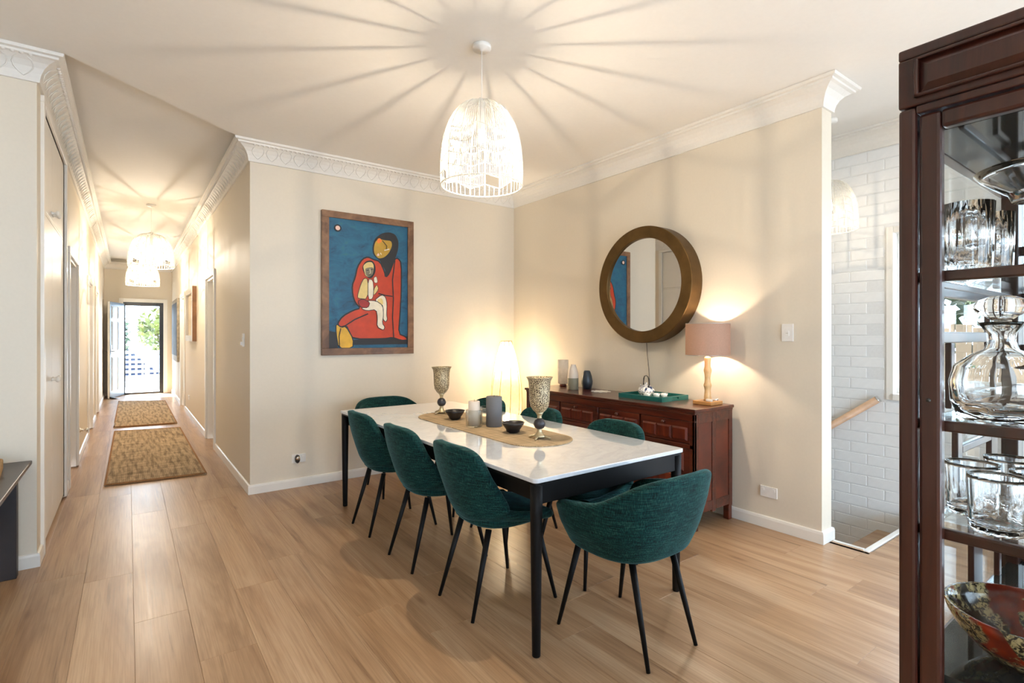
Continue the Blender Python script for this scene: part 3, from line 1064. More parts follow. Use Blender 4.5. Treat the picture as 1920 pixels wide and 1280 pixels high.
def barrel_plan(th, a, b):
    # th 0 = back (-y); superellipse
    c, s = math.cos(th), math.sin(th)
    p = 2.7
    x = a * math.copysign(abs(s) ** (2 / p), s)
    y = -b * math.copysign(abs(c) ** (2 / p), c)
    return x, y


TH = math.radians(138)


def barrel(u, v):
    th = u * TH
    d = abs(math.degrees(th))
    top = lerp([(0, 0.775), (20, 0.772), (40, 0.752), (60, 0.708), (80, 0.655), (100, 0.625), (118, 0.610), (130, 0.580), (138, 0.50)], d)
    z0 = 0.398
    if v < 0.3:                      # rounded underside
        k = v / 0.3
        z = z0 + 0.034 * (1 - math.cos(k * PI / 2))
        w = 0.55 + 0.45 * math.sin(k * PI / 2)
        a, b = 0.256 * w, 0.236 * w
    else:
        t_ = (v - 0.3) / 0.7
        z = z0 + 0.034 + (top - z0 - 0.034) * t_
        zz = (z - z0 - 0.034) / 0.34
        a = lerp([(0, 0.256), (0.25, 0.298), (0.6, 0.325), (1.0, 0.340)], zz)
        b = lerp([(0, 0.236), (0.25, 0.270), (0.6, 0.302), (1.0, 0.328)], zz)
    x, y = barrel_plan(th, a, b)
    return (x, y, z)


def arm_chair(label, loc, rz):
    r = thing('armchair', label, 'chair', loc, rz, 'teal armchairs at the table ends')
    sheet('backrest', barrel, 32, 12, 0.045, 'teal_fabric', r, offset=-1.0)
    cushion(r, 0.222, 0.225, 0.408, 0.50, 0.02, 3.0)
    chair_legs(r, [(-0.21, 0.24), (0.21, 0.24), (-0.158, -0.24), (0.158, -0.24)],
               [(-0.16, 0.15, 0.405), (0.16, 0.15, 0.405), (-0.13, -0.13, 0.405), (0.13, -0.13, 0.405)])
    return r


arm_chair('teal tub armchair in the foreground at near end of table', (1.826, 1.592, 0), 0)
arm_chair('teal armchair at far end of table before the painting wall', (1.895, 4.31, 0), PI)

# ---- sideboard
SX0, SX1, SY0, SY1 = 3.105, 3.568, 2.125, 3.985
sb = thing('sideboard', 'dark red carved rosewood sideboard against the mirror wall', 'sideboard', ((SX0 + SX1) / 2, (SY0 + SY1) / 2, 0))
hx, hy = (SX1 - SX0) / 2, (SY1 - SY0) / 2
R, RP = 'rosewood', 'rosewood_panel'
MB().box(-hx - 0.015, hx, -hy - 0.015, hy + 0.015, 0.815, 0.838).build('top', R, sb, 0.006)
box('top_moulding', R, (-hx - 0.005, hx, -hy - 0.005, hy + 0.005, 0.800, 0.815), sb, 0.005)
box('carcass', R, (-hx + 0.024, hx, -hy + 0.02, hy - 0.02, 0.13, 0.800), sb)
box('frieze_rail', R, (-hx, -hx + 0.024, -hy, hy, 0.752, 0.800), sb, 0.003)
box('mid_rail', R, (-hx, -hx + 0.024, -hy, hy, 0.560, 0.592), sb, 0.004)
box('bottom_rail', R, (-hx, -hx + 0.024, -hy, hy, 0.115, 0.165), sb, 0.004)
for yy in (-hy, -0.02, hy - 0.04):
    box('stile', R, (-hx, -hx + 0.024, yy, yy + 0.04, 0.165, 0.752), sb, 0.003)
kn = MB().lathe([(0.0, 0.0), (0.011, 0.0), (0.007, 0.006), (0.007, 0.012), (0.013, 0.018), (0.012, 0.024), (0.0, 0.027)], 14)
pan_mesh = {}


def raised(name, parent, x, y0, y1, z0, z1, mat=RP, d=0.012):
    """raised and fielded panel on a face looking to -x"""
    m = 0.012
    vs = [(x, y0, z0), (x, y1, z0), (x, y1, z1), (x, y0, z1), (x - d, y0 + m, z0 + m), (x - d, y1 - m, z0 + m), (x - d, y1 - m, z1 - m), (x - d, y0 + m, z1 - m)]
    return MB().add(vs, [(0, 1, 5, 4), (1, 2, 6, 5), (2, 3, 7, 6), (3, 0, 4, 7), (4, 5, 6, 7), (3, 2, 1, 0)]).build(name, mat, parent)


bays = [(-hy + 0.04, -0.02), (0.02, hy - 0.04)]
for (p, q) in bays:
    half = (p + q) / 2
    for (a, b) in ((p, half - 0.006), (half + 0.006, q)):
        dr = box('drawer', R, (-hx + 0.006, -hx + 0.024, a + 0.003, b - 0.003, 0.595, 0.749), sb, 0.003)
        w = (b - a - 0.05) / 3
        for i in range(3):
            raised('raised_panel', dr, -hx + 0.006, a + 0.02 + i * (w + 0.005), a + 0.02 + i * (w + 0.005) + w, 0.612, 0.705)
        kn.build('knob', 'rosewood', dr, loc=(-hx + 0.006, (a + b) / 2, 0.727), rot=(0, -PI / 2, 0))
    for (a, b) in ((p, half - 0.004), (half + 0.004, q)):
        d = box('cupboard_door', R, (-hx + 0.006, -hx + 0.024, a + 0.003, b - 0.003, 0.168, 0.557), sb, 0.003)
        raised('raised_panel', d, -hx + 0.006, a + 0.05, b - 0.05, 0.40, 0.525)
        raised('raised_panel', d, -hx + 0.006, a + 0.05, b - 0.05, 0.20, 0.375)
# end frames with two tall recessed panels
for sy in (-1, 1):
    ye = sy * hy
    yi = sy * (hy - 0.02)
    lo, hi = min(ye, yi), max(ye, yi)
    for (a, b) in ((-hx, -hx + 0.045), (-0.022, 0.022), (hx - 0.045, hx)):
        box('end_stile', R, (a, b, lo, hi, 0.10, 0.800), sb, 0.003)
    for (z0, z1) in ((0.735, 0.800), (0.115, 0.185)):
        for (a, b) in ((-hx + 0.045, -0.022), (0.022, hx - 0.045)):
            box('end_rail', R, (a, b, lo, hi, z0, z1), sb, 0.003)
    for (a, b) in ((-hx + 0.05, -0.027), (0.027, hx - 0.05)):
        m = (lo + hi) / 2
        box('end_panel', RP, (a, b, m - 0.006, m + 0.006, 0.18, 0.74), sb)
for sx in (-1, 1):
    for sy in (-1, 1):
        cx, cy = sx * (hx - 0.024), sy * (hy - 0.024)
        MB().box(cx - 0.022, cx + 0.022, cy - 0.022, cy + 0.022, 0.0, 0.116).build('foot', R, sb, 0.005)

# ---- bench at the left edge
bn = thing('bench', 'dark wooden bench with slab legs at the left edge', 'bench', (-0.80, 3.50, 0))
MB().box(-0.35, 0.355, -0.62, 0.57, 0.600, 0.622).build('seat_top', 'wenge_top', bn, 0.004)
box('apron', 'espresso_wood', (0.20, 0.22, -0.55, 0.44, 0.27, 0.600), bn, 0.003)
for y0 in (-0.58, 0.44):
    box('slab_leg', 'espresso_wood', (0.16, 0.305, y0, y0 + 0.06, 0.0, 0.600), bn, 0.003)
    box('slab_leg', 'espresso_wood', (-0.31, -0.17, y0, y0 + 0.06, 0.0, 0.600), bn, 0.003)
wb = MB().prism(rounded_rect(0.13, 0.20, 0.03, 4), 0, 0.055)
cu = wb.build('woven_mat', 'tan_weave', None, 0.008, loc=(-0.655, 3.72, 0.622), rot=(0, 0, 0.1))
tag(cu, 'tan woven mat lying on the dark bench', 'mat')

# ---- display cabinet at the right edge
CX, CY1, CY0, CB = 1.0, 0.3094, -0.60, 1.72
dc = thing('display_cabinet', 'dark wooden glazed display cabinet at the right edge', 'cabinet', (0, 0, 0))
W = 'cabinet_wood'
CT = 1.800
box('top_panel', W, (CX, CB, CY0, CY1, 1.783, CT), dc, 0.003)
box('ceiling_panel', 'dark_gloss', (CX + 0.03, CB - 0.02, CY0 + 0.02, CY1 - 0.02, 1.665, 1.672), dc)
# header
hd = box('header', W, (CX, CX + 0.022, CY0, CY1, 1.706, 1.783), dc, 0.003)
raised('header_panel', hd, CX, -0.50, 0.281, 1.7225, 1.7745, W, 0.006)
for dims in ((CX - 0.007, CX, -0.51, 0.2875, 1.7745, 1.780), (CX - 0.007, CX, -0.51, 0.2875, 1.717, 1.7225), (CX - 0.007, CX, 0.281, 0.2875, 1.717, 1.780)):
    box('header_moulding', W, dims, hd, 0.002)
# outer posts
box('corner_post', W, (CX, CX + 0.03, 0.2855, CY1, 0.0, 1.704), dc, 0.005)
box('corner_post', W, (CX, CX + 0.03, CY0, CY0 + 0.024, 0.0, 1.704), dc, 0.005)
box('corner_post', W, (CB - 0.06, CB, CY1 - 0.03, CY1, 0.0, 1.783), dc, 0.003)
box('corner_post', W, (CB - 0.06, CB, CY0, CY0 + 0.03, 0.0, 1.783), dc, 0.003)
box('front_rail', W, (CX, CX + 0.03, CY0 + 0.024, 0.2855, 1.6925, 1.7045), dc, 0.002)
box('front_rail', W, (CX, CX + 0.03, CY0 + 0.024, 0.2855, 0.745, 0.775), dc, 0.002)
# base cupboard
box('base_body', W, (CX + 0.02, CB, CY0 + 0.01, CY1 - 0.01, 0.09, 0.770), dc)
box('base_plinth', W, (CX + 0.03, CB, CY0 + 0.02, CY1 - 0.02, 0.0, 0.09), dc)
for a, b in ((-0.57, -0.155), (-0.145, 0.28)):
    d = box('base_door', W, (CX + 0.0, CX + 0.02, a, b, 0.12, 0.74), dc, 0.003)
    raised('base_door_panel', d, CX, a + 0.05, b - 0.05, 0.18, 0.68, W, 0.01)
# glazed door
gd = box('door_stile', W, (CX + 0.004, CX + 0.026, 0.2553, 0.2835, 0.777, 1.691), dc, 0.005)
box('door_stile', W, (CX + 0.004, CX + 0.026, CY0 + 0.026, CY0 + 0.054, 0.777, 1.691), dc, 0.005)
box('door_rail', W, (CX + 0.004, CX + 0.026, CY0 + 0.054, 0.2553, 1.663, 1.691), dc, 0.005)
box('door_rail', W, (CX + 0.004, CX + 0.026, CY0 + 0.054, 0.2553, 0.777, 0.800), dc, 0.005)
box('door_glass', 'pane_glass', (CX + 0.013, CX + 0.017, CY0 + 0.05, 0.259, 0.795, 1.667), dc)
MB().lathe([(0.0, 0), (0.0032, 0.0), (0.0032, 0.002), (0.0, 0.002)], 10).build('keyhole', 'dark_plastic', dc, loc=(CX + 0.004, 0.2706, 1.2428), rot=(0, -PI / 2, 0))
# shelves: glass with a timber lipping in front
shelf_z = [1.445, 1.2087, 1.0392]
for z in shelf_z:
    s = box('shelf_glass', 'pane_glass', (CX + 0.045, CB - 0.03, CY0 + 0.03, 0.288, z - 0.006, z), dc)
    box('shelf_lipping', W, (CX + 0.032, CX + 0.045, CY0 + 0.03, 0.288, z - 0.016, z + 0.001), s, 0.003)
    box('shelf_batten', W, (CX + 0.045, CB - 0.06, 0.288, 0.300, z - 0.018, z - 0.006), s, 0.002)
box('bottom_shelf', 'dark_gloss', (CX + 0.03, CB - 0.02, CY0 + 0.02, CY1 - 0.012, 0.800, 0.813), dc)
# glazed end with fretwork bars
box('end_glass', 'pane_glass', (CX + 0.03, CB - 0.06, 0.3015, 0.3055, 0.78, 1.70), dc)
box('end_rail', W, (CX + 0.03, CB - 0.06, 0.290, CY1, 1.665, 1.783), dc, 0.002)
box('end_rail', W, (CX + 0.03, CB - 0.06, 0.290, CY1, 0.77, 0.800), dc, 0.002)
FR = [(1.286, 1.66, 1.573, 1.590), (1.286, 1.302, 1.447, 1.573), (1.54, 1.66, 1.530, 1.545), (1.54, 1.556, 1.447, 1.530),
      (1.03, 1.66, 1.412, 1.430), (1.03, 1.48, 1.330, 1.350), (1.205, 1.225, 1.21, 1.330), (1.47, 1.49, 1.21, 1.412), (1.49, 1.66, 1.290, 1.31), (1.55, 1.66, 1.36, 1.375),
      (1.245, 1.275, 1.04, 1.19), (1.485, 1.535, 1.04, 1.19), (1.275, 1.485, 1.12, 1.135), (1.35, 1.415, 0.80, 1.021), (1.55, 1.57, 0.80, 1.021)]
for (a, b, c, d) in FR:
    box('fret_bar', W, (a, b, 0.291, 0.301, c, d), dc, 0.002)
# back fretwork and glass
box('back_glass', 'pane_glass', (CB - 0.02, CB - 0.016, CY0 + 0.03, CY1 - 0.03, 0.78, 1.70), dc)
for z in (0.80, 0.93, 1.02, 1.12, 1.19, 1.30, 1.42, 1.53, 1.66):
    box('back_bar', W, (CB - 0.03, CB - 0.02, CY0 + 0.03, CY1 - 0.03, z, z + 0.022), dc, 0.002)
for y in (-0.5, -0.36, -0.22, -0.08, 0.06, 0.20):
    box('back_bar', W, (CB - 0.016, CB - 0.004, y, y + 0.022, 0.80, 1.66), dc, 0.002)

# ================================================================== GLASSWARE IN THE CABINET
def vessel(name, label, cat, loc, outer, wall, base, mat='clear_glass', n=40, fn=None, group=None):
    """open vessel: outer profile bottom->top, inner offset by wall, floor at base"""
    inner = [(max(r - wall, 0.0005), z) for r, z in outer if z > base + 0.001]
    prof = [(0.0, outer[0][1])] + outer + [(inner[-1][0], inner[-1][1])] + inner[::-1][1:] + [(inner[0][0] * 0.9, base), (0.0, base)]
    mb = MB().lathe(prof, n, cap=False, fn=fn)
    o = mb.build(name, mat, None, loc=loc)
    return tag(o, label, cat, group)


flute = lambda a, z: 1 + 0.035 * abs(math.cos(a * 9))
z1, z2, z3 = [z + 0.001 for z in shelf_z]
tum = [(0.030, 0.0), (0.0315, 0.01), (0.033, 0.06), (0.0345, 0.112)]
vessel('tumbler', 'fluted glass tumbler at left end of top shelf', 'glass', (1.105, 0.2475, z1), tum, 0.0028, 0.012, n=72, fn=flute, group='fluted tumblers on the top shelf')
vessel('tumbler', 'fluted glass tumbler standing behind the leftmost one on top shelf', 'glass', (1.235, 0.246, z1), tum, 0.0028, 0.012, n=72, fn=flute, group='fluted tumblers on the top shelf')
comp = [(0.040, 0.0), (0.042, 0.006), (0.026, 0.020), (0.022, 0.03), (0.024, 0.095), (0.03, 0.105), (0.06, 0.125), (0.088, 0.148), (0.096, 0.158)]
vessel('compote_bowl', 'large footed glass bowl at right of top shelf', 'glass bowl', (1.145, 0.150, z1), comp, 0.004, 0.110)
# decanter with stopper
dec = thing('decanter', 'squat crystal decanter with flattened oval stopper', 'decanter', (1.105, 0.205, z2))
body = [(0.046, 0.0), (0.054, 0.006), (0.062, 0.030), (0.064, 0.060), (0.058, 0.086), (0.038, 0.103), (0.021, 0.112), (0.017, 0.125), (0.018, 0.138), (0.027, 0.152), (0.029, 0.155)]
inner = [(0.024, 0.150), (0.013, 0.137), (0.012, 0.125), (0.015, 0.113), (0.032, 0.098), (0.050, 0.083), (0.056, 0.060), (0.053, 0.032), (0.040, 0.016), (0.0, 0.014)]
facet = lambda a, z: 1 + (0.03 * math.cos(6 * a) if z < 0.1 else 0.0)
MB().lathe([(0.0, 0.0)] + body + inner, 48, cap=False, fn=facet).build('body', 'clear_glass', dec)
MB().lathe([(0.0, 0.140), (0.010, 0.141), (0.0118, 0.152), (0.012, 0.158), (0.018, 0.163), (0.032, 0.172), (0.035, 0.180), (0.030, 0.189), (0.016, 0.195), (0.0, 0.197)], 32, cap=False).build('stopper', 'clear_glass', dec)
# cut crystal tumblers
cutfn = lambda a, z: 1 + (0.03 * abs(math.sin(a * 8 + z * 260)) * abs(math.sin(a * 8 - z * 260)) * 2 if z < 0.045 else 0.02 * abs(math.cos(a * 8)))
cutp = [(0.030, 0.0), (0.033, 0.004)] + [(0.0335 + 0.003 * k / 14, 0.006 + 0.080 * k / 14) for k in range(15)]
for (x, y, lab) in ((1.084, 0.206, 'cut crystal tumbler in front on the third shelf'), (1.165, 0.2535, 'cut crystal tumbler at left of the third shelf'),
                    (1.262, 0.222, 'cut crystal tumbler at the back of the third shelf'), (1.165, 0.170, 'cut crystal tumbler at right on the third shelf')):
    vessel('crystal_tumbler', lab, 'glass', (x, y, z3), cutp, 0.004, 0.010, n=64, fn=cutfn, group='cut crystal tumblers')
bw = [(0.040, 0.0), (0.046, 0.004), (0.070, 0.022), (0.092, 0.046), (0.104, 0.068), (0.109, 0.085)]
vessel('glazed_bowl', 'red and brown mottled ceramic bowl at cabinet bottom', 'bowl', (1.165, 0.181, 0.8135), bw, 0.006, 0.012, 'mottled_glaze', 48)

# ================================================================== ON THE TABLE
TZ = 0.7502
rn = MB()
hw, hl = 0.205, 0.715
pts = []
for i in range(24):
    a = PI * i / 23
    pts.append((hw * math.cos(a), hl - hw * 0.9 + hw * 0.9 * math.sin(a)))
for i in range(24):
    a = PI + PI * i / 23
    pts.append((hw * math.cos(a), -hl + hw * 0.9 + hw * 0.9 * math.sin(a)))
rn.prism(pts, 0, 0.006)
runner = thing('table_runner', 'oval jute table runner along the marble table', 'runner', (1.875, 2.83, TZ))
rn.build('weave', 'jute_runner', runner, 0.002)
MB().tube([(x * 0.99, y * 0.997, 0.0034) for x, y in pts], 0.0030, 6, closed=True).build('braided_edge', 'jute_runner', runner)
RZ = TZ + 0.0065


def goblet(label, x, y, rz):
    g = thing('goblet_candle_holder', label, 'candle holder', (x, y, RZ), rz, 'pierced silver goblets')
    # four footed base
    mb = MB()
    mb.lathe([(0.034, 0.010), (0.036, 0.016), (0.026, 0.024), (0.016, 0.038), (0.013, 0.050), (0.016, 0.055)], 20)
    for k in range(4):
        a = PI / 2 * k
        c, s = math.cos(a), math.sin(a)
        mb.tube([(0.02 * c, 0.02 * s, 0.016), (0.045 * c, 0.045 * s, 0.012), (0.062 * c, 0.062 * s, 0.005), (0.068 * c, 0.068 * s, 0.008)], [0.009, 0.008, 0.006, 0.004], 8)
    mb.build('base', 'silver_plain', g)
    MB().lathe([(0.0, 0.052), (0.014, 0.054), (0.026, 0.062), (0.0325, 0.076), (0.0335, 0.084), (0.0325, 0.092), (0.026, 0.106), (0.014, 0.114), (0.0, 0.116)], 28, cap=False).build('stone_ball', 'dark_stone', g)
    MB().lathe([(0.010, 0.112), (0.014, 0.120), (0.012, 0.128), (0.018, 0.140), (0.024, 0.150)], 24).build('stem', 'silver_plain', g)
    cup = [(0.0, 0.146), (0.022, 0.148), (0.036, 0.160), (0.052, 0.185), (0.0575, 0.215), (0.059, 0.26), (0.061, 0.30), (0.064, 0.328), (0.0735, 0.346), (0.074, 0.349),
           (0.070, 0.347), (0.061, 0.328), (0.058, 0.30), (0.056, 0.26), (0.054, 0.215), (0.048, 0.187), (0.03, 0.165), (0.0, 0.16)]
    MB().lathe(cup, 40, cap=False).build('pierced_cup', 'pierced_silver', g)
    MB().tube([(0.074 * math.cos(2 * PI * i / 40), 0.074 * math.sin(2 * PI * i / 40), 0.348) for i in range(40)], 0.0022, 6, closed=True).build('rim', 'silver_plain', g)
    return g


goblet('pierced silver goblet with dark ball stem, far end of runner', 1.899, 3.475, 0.3)
goblet('pierced silver goblet with dark ball stem, near end of runner', 1.886, 2.300, 0.5)
bp = [(0.026, 0.0), (0.030, 0.004), (0.048, 0.028), (0.063, 0.050), (0.070, 0.064)]
vessel('small_bowl', 'small black bowl beside the far goblet', 'bowl', (1.835, 3.165, RZ), bp, 0.004, 0.008, 'black_ceramic', 40, group='small black bowls')
vessel('small_bowl', 'small black bowl between grey candle and near goblet', 'bowl', (1.869, 2.530, RZ), bp, 0.004, 0.008, 'black_ceramic', 40, group='small black bowls')


def candle(name, label, x, y, r, h, mat):
    c = thing(name, label, 'candle', (x, y, RZ + (0.008 if 'white' in label else 0.0)))
    MB().lathe([(0.0, 0.0), (r - 0.003, 0.0), (r, 0.003), (r, h - 0.004), (r - 0.004, h), (r * 0.6, h - 0.004), (0.0, h - 0.006)], 36, cap=False).build('wax', mat, c)
    MB().tube([(0, 0, h - 0.008), (0.001, 0, h + 0.004), (0.003, 0.001, h + 0.010)], 0.0014, 6).build('wick', 'dark_plastic', c)


candle('pillar_candle', 'white pillar candle standing in a glass holder', 1.795, 2.852, 0.037, 0.156, 'white_wax')
candle('pillar_candle', 'tall grey pillar candle on the jute runner', 1.905, 2.785, 0.0515, 0.193, 'grey_wax')
gh = [(0.050, 0.0), (0.053, 0.004), (0.0535, 0.10), (0.0535, 0.110)]
vessel('glass_holder', 'clear glass cylinder around the white candle', 'glass', (1.795, 2.852, RZ), gh, 0.003, 0.007, 'thin_glass')
vessel('glass_holder', 'clear glass cylinder behind the white candle', 'glass', (1.912, 2.905, RZ), gh, 0.003, 0.007, 'thin_glass')

# ================================================================== ON THE SIDEBOARD
SZ = 0.8385
# table lamp
lx, ly = 3.425, 2.235
tlamp = thing('table_lamp', 'bamboo table lamp with brown linen drum shade', 'lamp', (lx, ly, SZ))
box('base', 'honey_wood', (-0.075, 0.075, -0.075, 0.075, 0, 0.026), tlamp, 0.004)
bam = [(0.0, 0.026), (0.026, 0.026), (0.027, 0.04), (0.023, 0.075), (0.021, 0.10), (0.025, 0.125), (0.029, 0.135), (0.0285, 0.142), (0.022, 0.16), (0.0195, 0.19), (0.023, 0.22),
       (0.0285, 0.243), (0.028, 0.252), (0.021, 0.275), (0.021, 0.31), (0.024, 0.335), (0.020, 0.345), (0.010, 0.35), (0.008, 0.40), (0.0, 0.40)]
MB().lathe(bam, 24, cap=False).build('bamboo_stem', 'bamboo', tlamp)
sz0, sz1, srr = 1.198 - SZ, 1.428 - SZ, 0.155
shade = MB().lathe([(srr, sz0), (srr, sz1)], 48, cap=False)
shade.lathe([(srr - 0.003, sz0), (srr - 0.003, sz1)], 48, cap=False)
shade.build('lamp_shade', 'linen_shade', tlamp)
ring = MB()
for z in (sz0, sz1):
    ring.tube([((srr - 0.0015) * math.cos(2 * PI * i / 48), (srr - 0.0015) * math.sin(2 * PI * i / 48), z) for i in range(48)], 0.0026, 6, closed=True)
for k in range(3):
    a = 2 * PI * k / 3
    ring.tube([(0.01 * math.cos(a), 0.01 * math.sin(a), sz0 + 0.05), (srr * math.cos(a), srr * math.sin(a), sz0 + 0.01)], 0.0016, 5)
ring.build('shade_ring', 'steel', tlamp)


def bulb_light(name, parent, loc, power, radius=0.02, color=WARM):
    d = bpy.data.lights.new(name, 'POINT')
    d.energy, d.color, d.shadow_soft_size = power, color, radius
    o = bpy.data.objects.new(name, d)
    COL.objects.link(o)
    o.parent = parent
    o.location = loc
    return o


def bulb_mesh(parent, loc, r=0.022):
    x, y, z = loc
    return MB().lathe([(0.0, z - r * 1.1), (r * 0.6, z - r * 0.9), (r, z - r * 0.1), (r * 0.8, z + r * 0.8), (r * 0.5, z + r * 1.6), (0.0, z + r * 1.7)], 16, x, y, cap=False).build('bulb', 'light_bulb', parent)


bulb_light('lamp_light', tlamp, (0, 0, sz0 + 0.105), 8.5, 0.018)

box2 = thing('power_adapter', 'small white coiled cable and plug on lamp base', 'cable', (lx - 0.045, ly - 0.02, SZ + 0.0265))
MB().box(-0.012, 0.012, -0.045, 0.0, 0, 0.018).build('plug_body', 'white_plastic', box2, 0.004)
MB().tube([(0.018 * math.cos(i * 0.5) - 0.0, -0.07 + 0.018 * math.sin(i * 0.5), 0.012 + 0.0012 * (i % 12)) for i in range(26)], 0.003, 6).build('cable_coil', 'white_plastic', box2)

# tray with tea set
tx, ty = 3.392, 2.705
tray = thing('tray', 'teal lacquer tray holding a small tea set', 'tray', (tx, ty, SZ))
hx_, hy_ = 0.165, 0.215
box('tray_bottom', 'teal_lacquer', (-hx_, hx_, -hy_, hy_, 0, 0.006), tray)
for d in ((-hx_, -hx_ + 0.012, -hy_, hy_), (hx_ - 0.012, hx_, -hy_, hy_), (-hx_ + 0.012, hx_ - 0.012, hy_ - 0.012, hy_)):
    box('tray_wall', 'teal_lacquer', (*d, 0.006, 0.036), tray, 0.002)
# near short side with a hand hole
for d in ((-hx_ + 0.012, -0.04, 0.006, 0.036), (0.04, hx_ - 0.012, 0.006, 0.036), (-0.04, 0.04, 0.006, 0.014), (-0.04, 0.04, 0.028, 0.036)):
    box('tray_wall', 'teal_lacquer', (d[0], d[1], -hy_, -hy_ + 0.012, d[2], d[3]), tray)
TT = SZ + 0.0065
pot = thing('teapot', 'blue and white teapot with tall dark bail handle', 'teapot', (3.415, 2.790, TT), 1.1)
pot.scale = (1.15, 1.15, 1.15)
MB().lathe([(0.0, 0.0), (0.034, 0.0), (0.040, 0.006), (0.056, 0.028), (0.058, 0.045), (0.048, 0.064), (0.030, 0.072), (0.028, 0.074), (0.0, 0.074)], 32, cap=False).build('pot_body', 'blue_white_porcelain', pot)
MB().lathe([(0.030, 0.073), (0.024, 0.079), (0.008, 0.083), (0.006, 0.088), (0.009, 0.094), (0.0, 0.098)], 20, cap=False).build('lid', 'blue_white_porcelain', pot)
MB().tube([(0.048, 0, 0.028), (0.070, 0, 0.040), (0.085, 0, 0.064), (0.100, 0, 0.072)], [0.013, 0.010, 0.007, 0.006], 10).build('spout', 'blue_white_porcelain', pot)
hp = [(-0.045, 0, 0.068), (-0.046, 0, 0.095), (-0.042, 0, 0.122), (-0.030, 0, 0.140), (0.0, 0, 0.147), (0.030, 0, 0.140), (0.042, 0, 0.122), (0.046, 0, 0.095), (0.045, 0, 0.068)]
MB().tube(hp, [0.0055, 0.0035, 0.0045, 0.003, 0.0028, 0.003, 0.0045, 0.0035, 0.0055], 8).build('bail_handle', 'dark_plastic', pot)
for (cx, cy, lab) in ((3.375, 2.655, 'blue and white teacup nearest on the teal tray'), (3.425, 2.620, 'blue and white teacup at rear of the teal tray'), (3.335, 2.715, 'blue and white teacup beside the teapot spout')):
    vessel('teacup', lab, 'cup', (cx, cy, TT), [(0.016, 0.0), (0.018, 0.004), (0.025, 0.018), (0.0285, 0.038)], 0.003, 0.006, 'blue_white_porcelain', 28, group='small tea cups')

# vases
fv = thing('frosted_vase', 'tall frosted glass vase on dark foot near sideboard end', 'vase', (3.47, 3.865, SZ))
MB().lathe([(0.0, 0.0), (0.036, 0.0), (0.036, 0.016), (0.030, 0.022), (0.0, 0.022)], 28, cap=False).build('foot', 'rosewood', fv)
MB().lathe([(0.030, 0.022), (0.050, 0.030), (0.052, 0.16), (0.053, 0.262), (0.049, 0.262), (0.048, 0.16), (0.046, 0.036), (0.0, 0.034)], 32, cap=False).build('glass_body', 'frosted_glass', fv)
bv = thing('bottle_vase', 'two-tone cream and sage bottle vase on sideboard', 'vase', (3.335, 3.575, SZ))
MB().lathe([(0.0, 0.0), (0.047, 0.0), (0.0495, 0.003), (0.050, 0.108)], 32, cap=False).build('lower_body', 'sage_ceramic', bv)
MB().lathe([(0.050, 0.108), (0.0495, 0.13), (0.045, 0.165), (0.034, 0.200), (0.024, 0.226), (0.024, 0.233), (0.018, 0.233), (0.018, 0.2), (0.0, 0.19)], 32, cap=False).build('upper_body', 'white_wax', bv)
nv = [(0.036, 0.0), (0.041, 0.004), (0.052, 0.05), (0.053, 0.075), (0.046, 0.12), (0.034, 0.158), (0.027, 0.172)]
vessel('navy_vase', 'small dark navy faceted vase on the sideboard', 'vase', (3.475, 3.535, SZ), nv, 0.004, 0.008, 'navy_ceramic', 24, fn=lambda a, z: 1 + 0.02 * math.cos(8 * a + z * 20))
dl = MB()
n = 40
dl.prism([((0.075 + 0.012 * math.cos(10 * 2 * PI * i / n)) * math.cos(2 * PI * i / n), (0.075 + 0.012 * math.cos(10 * 2 * PI * i / n)) * 1.15 * math.sin(2 * PI * i / n)) for i in range(n)], 0, 0.003)
tag(dl.build('doily', 'paper_white', None, loc=(3.42, 3.30, SZ)), 'white lace doily lying flat on the sideboard', 'doily')

# ================================================================== ON THE WALLS
# round mirror
mz, my, mr = 1.766, 2.882, 0.488
mir = thing('round_mirror', 'large round mirror in deep brushed bronze frame', 'mirror', (XM, my, mz))
rot = (0, -PI / 2, 0)
MB().lathe([(mr, 0.0), (mr, 0.124), (mr, 0.130), (mr - 0.001, 0.133), (mr - 0.004, 0.134), (mr - 0.010, 0.134), (mr - 0.088, 0.134), (mr - 0.094, 0.134), (mr - 0.097, 0.133), (mr - 0.098, 0.130), (mr - 0.098, 0.124), (mr - 0.098, 0.10)], 96, cap=False).build('frame', 'brushed_bronze', mir, rot=rot)
MB().lathe([(0.0, 0.112), (mr - 0.094, 0.112), (mr - 0.094, 0.104), (0.0, 0.104)], 96, cap=False, smooth=False).build('mirror_glass', 'mirror_glass', mir, rot=rot)
MB().lathe([(0.0, 0.002), (mr - 0.02, 0.002), (mr - 0.02, 0.012), (0.0, 0.012)], 64, cap=False, smooth=False).build('backing', 'dark_plastic', mir, rot=rot)
wire = MB().tube([(XM - 0.004, 2.932, 1.28), (XM - 0.006, 2.925, 1.18), (XM - 0.005, 2.908, 1.05), (XM - 0.006, 2.90, 0.95), (XM - 0.008, 2.895, 0.80)], 0.0022, 6).build('cable', 'dark_plastic')
tag(wire, 'thin dark cable hanging below the round mirror', 'cable')

